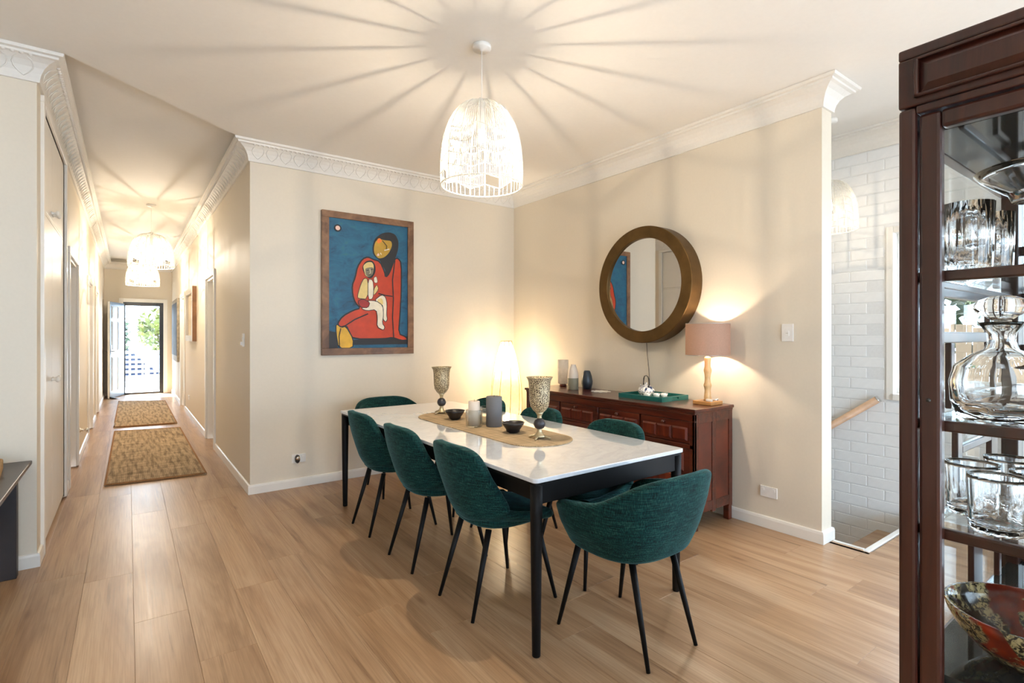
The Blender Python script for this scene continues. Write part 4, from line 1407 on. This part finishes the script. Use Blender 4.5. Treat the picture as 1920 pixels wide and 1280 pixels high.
# painting
PX, PZ = 1.8645, 1.8218
pt = thing('framed_painting', 'framed painting of red woman holding child on blue', 'painting', (PX, YA, PZ))
PWD, PHT = 0.392, 0.603
for d in ((-0.452, 0.452, PHT - 0.004, 0.660), (-0.452, 0.452, -0.662, -PHT + 0.004)):
    MB().prism([(d[0], d[2]), (d[1], d[2]), (d[1], d[3]), (d[0], d[3])], -0.042, -0.004, 'y').build('frame_rail', 'frame_wood', pt, 0.003)
for d in ((-0.452, -PWD + 0.004), (PWD - 0.004, 0.452)):
    MB().prism([(d[0], -PHT + 0.004), (d[1], -PHT + 0.004), (d[1], PHT - 0.004), (d[0], PHT - 0.004)], -0.042, -0.004, 'y').build('frame_stile', 'frame_wood', pt, 0.003)
cv = MB().prism([(-PWD, -PHT), (PWD, -PHT), (PWD, PHT), (-PWD, PHT)], -0.028, -0.006, 'y').build('canvas', 'painted_blue', pt)
PAINT_FILL = {
    'bench': [(-0.397, -0.439), (-0.323, -0.451), (-0.304, -0.601), (-0.397, -0.599)],
    'bench2': [(-0.187, -0.525), (0.391, -0.488), (0.391, -0.568), (-0.161, -0.57)],
    'hair': [(0.067, 0.463), (0.121, 0.508), (0.196, 0.527), (0.259, 0.511), (0.292, 0.448), (0.286, 0.369), (0.265, 0.301), (0.237, 0.246), (0.217, 0.166), (0.183, 0.098), (0.135, 0.04), (0.141, 0.095), (0.161, 0.149), (0.127, 0.198), (0.101, 0.247), (0.033, 0.293), (0.027, 0.369), (0.046, 0.435)],
    'dress': [(-0.072, 0.245), (-0.02, 0.269), (0.033, 0.248), (0.101, 0.234), (0.148, 0.135), (0.157, 0.083), (0.196, 0.125), (0.252, 0.273), (0.286, 0.283), (0.322, 0.24), (0.322, -0.038), (0.308, -0.277), (0.292, -0.465), (0.373, -0.495), (0.389, -0.528), (0.322, -0.531), (0.231, -0.501), (0.141, -0.514), (-0.161, -0.515), (-0.2, -0.45), (-0.225, -0.388), (-0.286, -0.407), (-0.31, -0.371), (-0.262, -0.302), (-0.161, -0.244), (-0.091, -0.223), (-0.143, -0.174), (-0.167, -0.1), (-0.173, -0.013), (-0.143, 0.064), (-0.123, 0.166)],
    'legs': [(-0.323, -0.371), (-0.274, -0.407), (-0.231, -0.395), (-0.161, -0.515), (-0.167, -0.603), (-0.3, -0.601), (-0.323, -0.463)],
    'face': [(0.033, 0.357), (0.049, 0.423), (0.087, 0.459), (0.141, 0.448), (0.217, 0.451), (0.231, 0.403), (0.196, 0.321), (0.141, 0.27), (0.081, 0.256), (0.04, 0.3)],
    'cheek': [(0.071, 0.448), (0.101, 0.463), (0.125, 0.428), (0.073, 0.402)],
    'lips': [(0.065, 0.293), (0.085, 0.317), (0.097, 0.296), (0.081, 0.282)],
    'babyhair': [(-0.077, 0.169), (-0.046, 0.225), (0.02, 0.241), (0.053, 0.198), (0.056, 0.128), (0.02, 0.067), (-0.02, 0.064), (-0.065, 0.119)],
    'babyhead': [(-0.072, 0.18), (-0.032, 0.218), (0.02, 0.225), (0.041, 0.189), (0.033, 0.107), (-0.006, 0.073), (-0.046, 0.083), (-0.06, 0.132)],
    'babyface': [(-0.052, 0.152), (-0.02, 0.166), (0.036, 0.175), (0.031, 0.107), (-0.006, 0.075), (-0.04, 0.089)],
    'babytorso': [(-0.123, -0.105), (-0.091, 0.004), (-0.06, 0.063), (-0.02, 0.057), (-0.022, -0.134), (-0.117, -0.133)],
    'babyarm': [(-0.02, 0.057), (0.027, 0.052), (0.036, -0.04), (0.027, -0.13), (-0.02, -0.138)],
    'babyback': [(0.036, -0.04), (0.067, 0.013), (0.087, -0.037), (0.033, -0.104)],
    'babyhand': [(0.033, 0.073), (0.065, 0.09), (0.077, 0.027), (0.042, 0.022)],
    'leg2': [(0.04, -0.145), (0.115, -0.085), (0.155, -0.105), (0.171, -0.176), (0.165, -0.28), (0.175, -0.325), (0.155, -0.352), (0.127, -0.32), (0.135, -0.242), (0.121, -0.178)],
    'leg2in': [(0.06, -0.144), (0.115, -0.113), (0.135, -0.164), (0.121, -0.191)],
    'leg1': [(-0.091, -0.225), (-0.032, -0.147), (0.06, -0.148), (0.127, -0.19), (0.135, -0.281), (0.121, -0.365), (0.148, -0.397), (0.135, -0.432), (0.067, -0.398), (0.073, -0.308), (0.06, -0.231), (-0.032, -0.247)],
    'hand': [(-0.125, -0.161), (-0.078, -0.134), (0.0, -0.163), (-0.02, -0.218), (-0.091, -0.218)],
}
PAINT_LINE = {
    'crease': [(-0.02, -0.274), (-0.149, -0.331), (-0.246, -0.395)],
    'armline': [(0.252, 0.254), (0.227, 0.062), (0.236, -0.121), (0.227, -0.305), (0.24, -0.508)],
    'belt': [(0.081, -0.076), (0.155, -0.092), (0.227, -0.098)],
    'legline': [(-0.28, -0.414), (-0.296, -0.488), (-0.292, -0.598)],
    'nose': [(0.121, 0.437), (0.168, 0.39), (0.161, 0.35)],
    'eye': [(0.141, 0.344), (0.193, 0.362)],
    'eye2': [(0.101, 0.318), (0.111, 0.3)],
    'bnose': [(-0.004, 0.156), (0.002, 0.118), (-0.008, 0.108)],
    'beyes': [(-0.038, 0.137), (-0.016, 0.142)],
    'beyes2': [(0.004, 0.147), (0.028, 0.152)],
    'bmouth': [(-0.02, 0.092), (0.013, 0.1)],
    'benchline': [(-0.187, -0.531), (0.386, -0.504)],
}
depth_k = [0]


def clampuv(p):
    return (max(-PWD + 0.003, min(PWD - 0.003, p[0])), max(-PHT + 0.003, min(PHT - 0.003, p[1])))


def smooth_poly(poly, it=2):
    for _ in range(it):
        q = []
        n = len(poly)
        for i in range(n):
            a, b = poly[i], poly[(i + 1) % n]
            q += [(a[0] * 0.78 + b[0] * 0.22, a[1] * 0.78 + b[1] * 0.22), (a[0] * 0.22 + b[0] * 0.78, a[1] * 0.22 + b[1] * 0.78)]
        poly = q
    return poly


def tri_fill(poly, y):
    bm = bmesh.new()
    vs = [bm.verts.new((u, y, v)) for u, v in poly]
    es = [bm.edges.new((vs[i], vs[(i + 1) % len(vs)])) for i in range(len(vs))]
    bmesh.ops.triangle_fill(bm, use_beauty=True, use_dissolve=False, edges=es)
    for f in bm.faces:
        if f.normal.y > 0:
            f.normal_flip()
    me = bpy.data.meshes.new('brushwork')
    bm.to_mesh(me)
    bm.free()
    return me


def stroke(pts, w, y, closed=False):
    mb = MB()
    n = len(pts)
    L, Rr = [], []
    for i in range(n):
        a = Vector(pts[i - 1] if (i or closed) else pts[0])
        b = Vector(pts[(i + 1) % n] if (i < n - 1 or closed) else pts[-1])
        d = (b - a)
        d = d.normalized() if d.length > 1e-9 else Vector((1, 0))
        nn = Vector((-d.y, d.x)) * (w / 2)
        p = Vector(pts[i])
        L.append(clampuv(p + nn)); Rr.append(clampuv(p - nn))
    vs = [(u, y, v) for u, v in L] + [(u, y, v) for u, v in Rr]
    m = n if closed else n - 1
    return mb.add(vs, [(i, (i + 1) % n, (i + 1) % n + n, i + n) for i in range(m)])


def paint(name, poly, mat, outline=0.012, sm=2, oc='paint_black'):
    poly = [clampuv(p) for p in (smooth_poly(poly, sm) if sm else poly)]
    depth_k[0] += 1
    y = -0.0282 - 0.0004 * depth_k[0]
    o = link(name, tri_fill(poly, y), mat, cv)
    if outline:
        stroke(poly, outline, y - 0.0002, True).build(name + '_outline', oc, cv)
    return o


def line(name, pts, mat='paint_black', w=0.010):
    depth_k[0] += 1
    stroke(pts, w, -0.0282 - 0.0004 * depth_k[0]).build(name, mat, cv)


F_, L_ = PAINT_FILL, PAINT_LINE
paint('painted_bench', F_['bench'], 'paint_black', 0, 0)
paint('painted_bench', F_['bench2'], 'paint_black', 0, 0)
paint('painted_hair', F_['hair'], 'paint_black', 0.006)
paint('painted_dress', F_['dress'], 'paint_red', 0.014, 1)
paint('painted_legs', F_['legs'], 'paint_yellow', 0.010, 1)
paint('painted_face', F_['face'], 'paint_ochre', 0.008)
paint('painted_cheek', F_['cheek'], 'paint_orange', 0)
paint('painted_lips', F_['lips'], 'paint_pink', 0)
paint('painted_child_hair', F_['babyhair'], 'paint_black', 0)
paint('painted_child_head', F_['babyhead'], 'paint_sand', 0.004)
paint('painted_child_face', F_['babyface'], 'paint_grey', 0)
paint('painted_child_torso', F_['babytorso'], 'paint_sand', 0.006, 1)
paint('painted_child_back', F_['babyback'], 'paint_sand', 0.005, 1)
paint('painted_child_arm', F_['babyarm'], 'paint_cream', 0.005, 1)
paint('painted_child_hand', F_['babyhand'], 'paint_cream', 0.004, 1)
paint('painted_child_leg', F_['leg2'], 'paint_cream', 0.007, 1)
paint('painted_child_shade', F_['leg2in'], 'paint_sand', 0)
paint('painted_child_leg', F_['leg1'], 'paint_cream', 0.007, 1)
paint('painted_hand', F_['hand'], 'paint_darkred', 0.006, 1)
for k, w, m in (('crease', 0.011, 'paint_black'), ('armline', 0.011, 'paint_black'), ('belt', 0.010, 'paint_black'), ('legline', 0.008, 'paint_black'),
                ('nose', 0.007, 'paint_black'), ('eye', 0.010, 'paint_cream'), ('eye2', 0.008, 'paint_cream'), ('bnose', 0.005, 'paint_cream'), ('beyes', 0.006, 'paint_black'),
                ('beyes2', 0.006, 'paint_black'), ('bmouth', 0.005, 'paint_black')):
    line('painted_line', L_[k], m, w)
circ = lambda r: [(-0.31 + r * math.cos(2 * PI * i / 24), 0.507 + r * math.sin(2 * PI * i / 24)) for i in range(24)]
paint('painted_moon_ring', circ(0.034), 'paint_black', 0, 0)
paint('painted_moon', circ(0.021), 'paint_pink', 0, 0)

# corridor pictures
bx_ = thing('box_frame_picture', 'deep white box frame picture on right corridor wall', 'picture', (XA, 9.62, 1.68))
y0, y1 = -0.52, 0.60
box('box_side', 'box_side', (-0.055, 0.0, y0, y0 + 0.012, -0.43, 0.40), bx_)
box('box_frame', 'trim_paint', (-0.06, 0.0, y0 + 0.012, y0 + 0.10, -0.43, 0.40), bx_, 0.003)
box('box_frame', 'trim_paint', (-0.06, 0.0, y1 - 0.10, y1, -0.43, 0.40), bx_, 0.003)
box('box_frame', 'trim_paint', (-0.06, 0.0, y0 + 0.10, y1 - 0.10, 0.31, 0.40), bx_, 0.003)
box('box_frame', 'trim_paint', (-0.06, 0.0, y0 + 0.10, y1 - 0.10, -0.43, -0.34), bx_, 0.003)
box('mount', 'cream_canvas', (-0.025, -0.005, y0 + 0.09, y1 - 0.09, -0.35, 0.32), bx_)
box('print', 'dark_plastic', (-0.030, -0.025, y0 + 0.30, y0 + 0.42, 0.08, 0.14), bx_)
ar = thing('dark_artwork', 'tall dark unframed artwork near the entry door', 'picture', (XA, 12.98, 1.45))
box('canvas_edge', 'art_edge', (-0.045, -0.003, -0.70, 0.75, -0.64, 0.63), ar, 0.003)
box('canvas_face', 'dark_canvas', (-0.049, -0.0445, -0.66, 0.72, -0.52, 0.55), ar)

# switches and outlets
def plate(name, label, cat, axis, c, a, z, w, h, parts):
    """plate on a wall: axis 'x-' faces -x, 'y-' faces -y; c wall coordinate, a along wall"""
    r = thing(name, label, cat, (c, a, z) if axis == 'x-' else (a, c, z), 0 if axis == 'x-' else -PI / 2 * 0)
    def bx(nm, m, p, q, s, u, d0, d1, bev=0.0015):
        dims = (-d1, -d0, p, q, s, u) if axis == 'x-' else (p, q, -d1, -d0, s, u)
        return box(nm, m, dims, r, bev)
    bx('plate', 'white_plastic', -w / 2, w / 2, -h / 2, h / 2, 0.0, 0.009)
    for (nm, m, p, q, s, u, d) in parts:
        bx(nm, m, p, q, s, u, 0.009, d, 0.001)
    return r


plate('light_switch', 'white light switch to the right of table lamp', 'switch', 'x-', XM, 1.741, 1.361, 0.076, 0.118,
      [('rocker', 'white_plastic', -0.012, 0.012, -0.022, 0.012, 0.013), ('rocker_gap', 'art_edge', -0.008, 0.008, -0.006, -0.003, 0.0135)])
plate('wall_outlet', 'white double power outlet low on the mirror wall', 'outlet', 'x-', XM, 1.870, 0.252, 0.118, 0.074,
      [('rocker', 'white_plastic', -0.045, -0.03, 0.008, 0.026, 0.012), ('rocker', 'white_plastic', 0.03, 0.045, 0.008, 0.026, 0.012)])
plate('wall_outlet', 'power outlet with plugged-in device below the painting', 'outlet', 'y-', YA, 1.222, 0.254, 0.116, 0.074,
      [('rocker', 'white_plastic', 0.02, 0.045, 0.006, 0.024, 0.012)])
pl = MB().lathe([(0.0, 0.0), (0.022, 0.0), (0.025, 0.006), (0.025, 0.024), (0.018, 0.034), (0.0, 0.037)], 24, cap=False)
po = thing('plug_in_device', 'small dark oval plug-in freshener in wall outlet', 'air freshener', (1.205, YA - 0.0095, 0.252))
b = pl.build('device_body', 'dark_plastic', po, rot=(PI / 2, 0, 0))
b.scale = (0.85, 1.45, 1)
b2 = MB().lathe([(0.0, 0.0), (0.016, 0.0), (0.016, 0.006), (0.0, 0.008)], 20, cap=False).build('device_window', 'chrome', po, rot=(PI / 2, 0, 0), loc=(0, -0.0335, 0.010))
plate('light_switch', 'light switch on corridor wall near the corner', 'switch', 'x-', XA, 5.145, 1.30, 0.076, 0.118,
      [('rocker', 'white_plastic', -0.012, 0.012, 0.0, 0.025, 0.014), ('dimmer_knob', 'white_plastic', -0.015, 0.015, -0.045, -0.015, 0.028)])
plate('wall_outlet', 'small outlet low on corridor wall beneath box picture', 'outlet', 'x-', XA, 10.25, 0.30, 0.116, 0.074, [('rocker', 'white_plastic', 0.02, 0.045, 0.006, 0.024, 0.012)])
ds = thing('door_stop', 'chrome door stop on left corridor wall', 'door stop', (XL, 7.42, 0.30))
MB().lathe([(0.0, 0.0), (0.028, 0.0), (0.030, 0.004), (0.012, 0.010), (0.010, 0.045), (0.020, 0.055), (0.022, 0.07), (0.0, 0.074)], 18, cap=False).build('stop_body', 'chrome', ds, rot=(0, PI / 2, 0))
MB().lathe([(0.0, 0.070), (0.016, 0.070), (0.014, 0.082), (0.0, 0.084)], 14, cap=False).build('rubber_tip', 'white_plastic', ds, rot=(0, PI / 2, 0))

# stair handrail
hr = thing('handrail', 'round timber handrail on white brick wall above stairs', 'handrail', (0, 0, 0))
A_, B_ = Vector((XB - 0.055, 1.585, 0.846)), Vector((XB - 0.055, 4.4, -1.27))
MB().tube([tuple(A_), tuple(A_ + (B_ - A_) * 0.5), tuple(B_)], 0.027, 18).build('rail', 'rail_wood', hr)
dv = (A_ - B_).normalized()
MB().tube([tuple(A_), tuple(A_ + dv * 0.008)], 0.0275, 18).build('end_cap', 'chrome', hr)
for u in (0.25, 0.75):
    p = A_ + (B_ - A_) * u
    MB().tube([tuple(p + Vector((0, 0, -0.02))), tuple(p + Vector((0, 0, -0.06))), (XB - 0.008, p.y, p.z - 0.07)], 0.007, 8).build('bracket', 'steel', hr)

# ================================================================== RUGS
def rug(label, corners):
    """corners: near-left, near-right, far-right, far-left"""
    c = [Vector((*p, 0)) for p in corners]
    cen = sum(c, Vector()) / 4
    r = thing('jute_rug', label, 'rug', (cen.x, cen.y, 0.001), 0, 'jute rugs in the corridor')
    q = [p - cen for p in c]
    nu, nv = 16, 48
    vs, fs = [], []
    for j in range(nv + 1):
        for i in range(nu + 1):
            u, v = i / nu, j / nv
            p = (q[0] * (1 - u) + q[1] * u) * (1 - v) + (q[3] * (1 - u) + q[2] * u) * v
            vs.append((p.x, p.y, 0.014 + 0.0015 * math.sin(i * 2.1) * math.sin(j * 1.3)))
    for j in range(nv):
        for i in range(nu):
            a = j * (nu + 1) + i
            fs.append((a, a + 1, a + nu + 2, a + nu + 1))
    n = len(vs)
    ring = [i for i in range(nu + 1)] + [(j + 1) * (nu + 1) + nu for j in range(nv)] + [nv * (nu + 1) + i for i in range(nu - 1, -1, -1)] + [j * (nu + 1) for j in range(nv - 1, 0, -1)]
    vs += [(vs[i][0], vs[i][1], 0.0) for i in ring]
    m = len(ring)
    fs += [(ring[k], n + k, n + (k + 1) % m, ring[(k + 1) % m]) for k in range(m)]
    fs.append(tuple(n + k for k in range(m)))
    MB().add(vs, fs).build('weave', 'jute_rug', r)
    MB().tube([(p.x * 0.99, p.y * 0.998, 0.010) for a, b in ((0, 1), (1, 2), (2, 3), (3, 0)) for p in [q[a] * (1 - k / 6) + q[b] * (k / 6) for k in range(6)]], 0.010, 8, closed=True).build('bound_edge', 'jute_binding', r)


rug('nearer of two brown jute rugs in the corridor', [(-0.167, 5.876), (0.611, 5.811), (0.608, 8.90), (-0.150, 9.08)])
rug('farther jute rug close to the entry door', [(-0.167, 9.50), (0.601, 9.41), (0.610, 12.75), (-0.150, 13.15)])
wedge = MB().prism([(0.0, 0.0), (0.16, 0.0), (0.0, 0.05)], -0.03, 0.03, 'y').build('door_wedge', 'dark_plastic', None, loc=(-0.30, 13.85, 0.001), rot=(0, 0, -0.4))
tag(wedge, 'dark wedge holding the entry door open', 'door wedge')

# ================================================================== LAMPS
# ---- woven pendants
PR = [(0.0, 0.985), (0.15, 1.0), (0.30, 0.99), (0.47, 0.955), (0.60, 0.905), (0.72, 0.82), (0.83, 0.70), (0.90, 0.585), (0.947, 0.46), (0.98, 0.31), (1.0, 0.14)]
PH_, PRD, NR = 0.47, 0.23, 16


def pp(a, t_, k=1.0):
    r = lerp(PR, t_) * PRD * k
    return (r * math.cos(a), r * math.sin(a), t_ * PH_)


def zig(a, t0, amp=0.035):
    f = (a / (2 * PI) * NR / 2) % 1.0
    return t0 + amp * (1 - 4 * abs(f - 0.5)) * -1


ribm = MB().tube([pp(0, k / 18) for k in range(19)], 0.0032, 6).mesh('rib')
ribm.materials.append(M['cotton_thread'])
ringm = MB()
ringm.tube([pp(2 * PI * i / 64, 0.0) for i in range(64)], 0.0042, 8, closed=True)
ringm = ringm.mesh('rim_hoop')
ringm.materials.append(M['cotton_thread'])
zm = MB()
for t0 in (0.56, 0.41, 0.27, 0.13):
    zm.tube([pp(2 * PI * i / 96, zig(2 * PI * i / 96, t0), 1.004) for i in range(96)], 0.0026, 4, closed=True)
zm = zm.mesh('zigzag_cords')
zm.materials.append(M['cotton_thread'])
th = MB()
NT_ = NR * 9
for i in range(NT_):
    a = 2 * PI * (i + 0.5) / NT_
    for lo, hi in ((0.13, 0.27), (0.27, 0.41), (0.41, 0.56)):
        if lo == 0.13 and (i // 9) % 4 == 1:
            continue
        u0, u1 = zig(a, lo), zig(a, hi)
        th.tube([pp(a, u0), pp(a, (u0 + u1) / 2), pp(a, u1)], 0.0019, 3, cap=False)
    if i % 3 == 0:
        th.tube([pp(a, 0.0), pp(a, zig(a, 0.13))], 0.0019, 3, cap=False)
for i in range(NR * 7):
    a = 2 * PI * (i + 0.5) / (NR * 7)
    u0 = zig(a, 0.56)
    th.tube([pp(a, u0 + (0.95 - u0) * k / 7) for k in range(8)], 0.0016, 3, cap=False)
th = th.mesh('woven_threads')
th.materials.append(M['cotton_thread'])
capm = MB().lathe([(0.0, PH_ + 0.012), (0.020, PH_ + 0.010), (0.031, PH_ - 0.002), (0.031, PH_ - 0.006), (0.0, PH_ - 0.006)], 24, cap=False).mesh('top_cap')
capm.materials.append(M['white_plastic'])


def pendant(label, x, y, zb, zc, k, kh, power, grp='woven pendant lamps', radius=0.009, color=WARM):
    r = thing('pendant_lamp', label, 'lamp', (x, y, zb), 0.12, grp)
    def sub(nm, me, rz=0.0):
        o = link(nm, me, None, r)
        o.scale = (k, k, kh)
        o.rotation_euler = (0, 0, rz)
        return o
    for i in range(NR):
        sub('rib', ribm, 2 * PI * i / NR)
    sub('rim_hoop', ringm)
    sub('zigzag_cords', zm)
    tt = sub('woven_threads', th)
    tt['kind'] = 'stuff'
    sub('top_cap', capm)
    top = PH_ * kh
    MB().tube([(0, 0, top), (0, 0, (top + zc - zb) / 2), (0, 0, zc - zb - 0.02)], 0.0022, 6).build('cord', 'white_plastic', r)
    MB().lathe([(0.0, -0.030), (0.010, -0.030), (0.014, -0.024), (0.050, -0.022), (0.052, -0.018), (0.052, 0.0), (0.0, 0.0)], 32, cap=False).build('ceiling_rose', 'white_plastic', r, loc=(0, 0, zc - zb - 0.0005))
    MB().lathe([(0.0, top - 0.006), (0.017, top - 0.006), (0.019, top - 0.145), (0.016, top - 0.155), (0.0, top - 0.155)], 16, cap=False).build('lamp_holder', 'white_plastic', r)
    bulb_mesh(r, (0, 0, top - 0.20), 0.026)
    bulb_light('pendant_light', r, (0, 0, top - 0.235), power, radius, color)
    return r


pendant('white woven dome pendant above the dining table', 1.596, 2.456, 2.178, HZ, 1.0, 1.0, 40.0)
pendant('woven pendant in corridor, nearer of the two', 0.245, 8.20, 2.225, ZC, 1.10, 0.92, 46.0, color=(1.0, 0.88, 0.72))
pendant('woven pendant in corridor, closer to the entry door', 0.215, 11.4, 2.23, ZC, 1.10, 0.92, 52.0, color=(1.0, 0.88, 0.72))
pendant('woven pendant over the stairwell, half hidden by the wall end', 4.26, 1.752, 2.13, HZ, 0.80, 0.80, 4.5)

# ---- paper floor lamp in the corner
FLX, FLY = 3.235, 4.500
flp = thing('floor_lamp', 'tall glowing ribbed paper floor lamp in the corner', 'lamp', (FLX, FLY, 0))
FP = [(0.0, 0.095), (0.12, 0.118), (0.35, 0.150), (0.62, 0.168), (0.80, 0.162), (0.98, 0.135), (1.12, 0.105), (1.22, 0.078), (1.28, 0.060)]
NF = 9


def fpr(a, z):
    tw = a - 0.25 * z
    f = (tw / (2 * PI) * NF) % 1.0
    pinch = 1 - 0.055 * (1 - (2 * abs(f - 0.5)) ** 2) if True else 1
    return lerp(FP, z) * (1.0 - 0.06 * math.sin(PI * f))


mb = MB()
nseg, nz = NF * 8, 30
vs, fs = [], []
for j in range(nz + 1):
    z = 0.015 + (1.28 - 0.015) * j / nz
    for i in range(nseg):
        a = 2 * PI * i / nseg
        rr = fpr(a + 0.25 * z, z)
        vs.append((rr * math.cos(a + 0.25 * z), rr * math.sin(a + 0.25 * z), z))
for j in range(nz):
    for i in range(nseg):
        fs.append((j * nseg + i, j * nseg + (i + 1) % nseg, (j + 1) * nseg + (i + 1) % nseg, (j + 1) * nseg + i))
mb.add(vs, fs, True).build('paper_shade', 'lamp_paper', flp)
for k in range(NF):
    a0 = 2 * PI * k / NF
    MB().tube([(lerp(FP, z) * 1.004 * math.cos(a0 + 0.25 * z), lerp(FP, z) * 1.004 * math.sin(a0 + 0.25 * z), z) for z in [0.015 + 1.265 * j / 16 for j in range(17)]], 0.0028, 6).build('wire_rib', 'honey_wood', flp)
for z in (0.012, 1.28):
    MB().tube([(lerp(FP, z) * math.cos(2 * PI * i / 36), lerp(FP, z) * math.sin(2 * PI * i / 36), z) for i in range(36)], 0.004, 6, closed=True).build('hoop', 'honey_wood', flp)
MB().lathe([(0.0, 0.0), (0.085, 0.0), (0.085, 0.012), (0.012, 0.018), (0.004, 0.03), (0.004, 0.50), (0.0, 0.50)], 24, cap=False).build('lamp_base', 'white_plastic', flp)
bulb_light('floor_lamp_light', flp, (0, 0, 1.08), 34.0, 0.03)
bulb_light('floor_lamp_light', flp, (0, 0, 0.55), 4.0, 0.03)

# ================================================================== OUTDOORS
struct('ground', MB().box(-14, 24, -16, 40, -2.6, -2.4), 'paving', 'grey paved yard outside the house', 'ground')
porch = struct('porch_floor', MB().box(-3.0, 4.0, YF + 0.16, YF + 2.6, -0.3, -0.03), 'concrete', 'pale concrete porch outside the entry door', 'porch')
rl = thing('porch_railing', 'white porch railing outside the entry door', 'railing', (0, YF + 2.45, 0))
box('top_rail', 'white_rail', (-2.8, 3.6, -0.04, 0.04, 0.86, 0.93), rl, 0.004)
box('bottom_rail', 'white_rail', (-2.8, 3.6, -0.03, 0.03, 0.06, 0.12), rl, 0.004)
for i in range(46):
    x = -2.7 + i * 0.137
    if -0.9 < x < 1.8:
        box('baluster', 'white_rail', (x - 0.02, x + 0.02, -0.018, 0.018, 0.12, 0.86), rl, 0.002)
for x in (-1.4, 0.42, 2.2):
    box('post', 'white_rail', (x - 0.05, x + 0.05, -0.05, 0.05, 0.0, 1.05), rl, 0.004)
pb = thing('planter', 'pale square planter on the porch', 'planter', (0.50, YF + 1.6, -0.03))
MB().prism([(-0.16, -0.16), (0.16, -0.16), (0.16, 0.16), (-0.16, 0.16)], 0.0, 0.36).build('pot', 'pot_white', pb, 0.01)


def leaves(n, cx, cy, cz, rx, ry, rz_, size, seed):
    rnd = random.Random(seed)
    mb = MB()
    for _ in range(n):
        while True:
            u, v, w = rnd.uniform(-1, 1), rnd.uniform(-1, 1), rnd.uniform(-1, 1)
            if u * u + v * v + w * w < 1:
                break
        p = Vector((cx + u * rx, cy + v * ry, cz + w * rz_))
        d1 = Vector((rnd.uniform(-1, 1), rnd.uniform(-1, 1), rnd.uniform(-1, 1))).normalized()
        d2 = d1.cross(Vector((rnd.uniform(-1, 1), rnd.uniform(-1, 1), rnd.uniform(-1, 1)))).normalized()
        s = size * rnd.uniform(0.6, 1.3)
        mb.add([p - d1 * s, p + d2 * s * 0.45, p + d1 * s, p - d2 * s * 0.45], [(0, 1, 2, 3)])
    return mb


def tree(name, label, x, y, z0, h, r, mat, n, size, seed):
    t_ = thing(name, label, 'tree', (x, y, z0))
    tr = MB().tube([(0, 0, 0), (0.05, 0.03, h * 0.3), (0, 0, h * 0.62)], [0.14, 0.11, 0.07], 10)
    for k in range(5):
        a = k * 1.3
        tr.tube([(0, 0, h * 0.45), (0.3 * r * math.cos(a), 0.3 * r * math.sin(a), h * 0.65), (0.6 * r * math.cos(a), 0.6 * r * math.sin(a), h * 0.85)], [0.06, 0.04, 0.02], 6)
    tr.build('trunk', 'bark', t_)
    lf = leaves(n, 0, 0, h * 0.78, r, r, h * 0.32, size, seed).build('foliage', mat, t_)
    lf['kind'] = 'stuff'


tree('garden_tree', 'green tree beyond the porch at left of the doorway view', -0.85, YF + 9.5, -2.4, 4.9, 0.85, 'foliage', 900, 0.22, 1)
tree('garden_bush', 'pale yellow-green tree top beyond the neighbouring roof', 2.0, YF + 26, -2.4, 5.2, 1.6, 'foliage_pale', 500, 0.3, 2)
# neighbouring house with hipped slate roof
nh = thing('neighbour_house', 'neighbouring house with blue slate hipped roof', 'house', (-3.2, YF + 12.5, -2.4))
MB().box(-3.5, 3.6, 0.0, 6.0, 0.0, 2.05).build('house_wall', 'white_rail', nh)
rf = MB()
rf.add([(-4, -0.5, 2.05), (4.35, -0.5, 2.05), (4.35, 6.5, 2.05), (-4, 6.5, 2.05), (-1.5, 3, 4.35), (1.9, 3, 4.35)], [(0, 1, 5, 4), (1, 2, 5), (2, 3, 4, 5), (3, 0, 4), (0, 3, 2, 1)])
roof = rf.build('roof', 'slate', nh)
for k in range(12):
    u = (k + 0.5) / 12
    zz = 2.05 + 2.3 * u
    MB().tube([(-4 + 2.5 * u, -0.5 + 3.5 * u - 0.02, zz + 0.02), (4.35 - 2.45 * u, -0.5 + 3.5 * u - 0.02, zz + 0.02)], 0.035, 4).build('shingle_course', 'slate', roof)
# fence and shrubs outside the stairwell window
fn = thing('garden_fence', 'timber paling fence outside the stairwell window', 'fence', (7.3, 1.2, -0.5))
for i in range(40):
    y = -2.8 + i * 0.145
    box('paling', 'fence_wood', (-0.012, 0.012, y, y + 0.135, -1.9, 1.95 + 0.03 * math.sin(i * 2.3)), fn, 0.003)
for z in (-0.2, 1.45):
    box('fence_rail', 'fence_wood', (0.012, 0.06, -2.8, 3.0, z, z + 0.09), fn)
for i, (y, lab) in enumerate(((2.55, 'dense green shrub above the fence outside window'), (0.2, 'second green shrub behind the fence'))):
    tree('garden_shrub', lab, 8.6, y, -2.4, 5.6, 0.8, 'foliage', 700, 0.13, 10 + i)
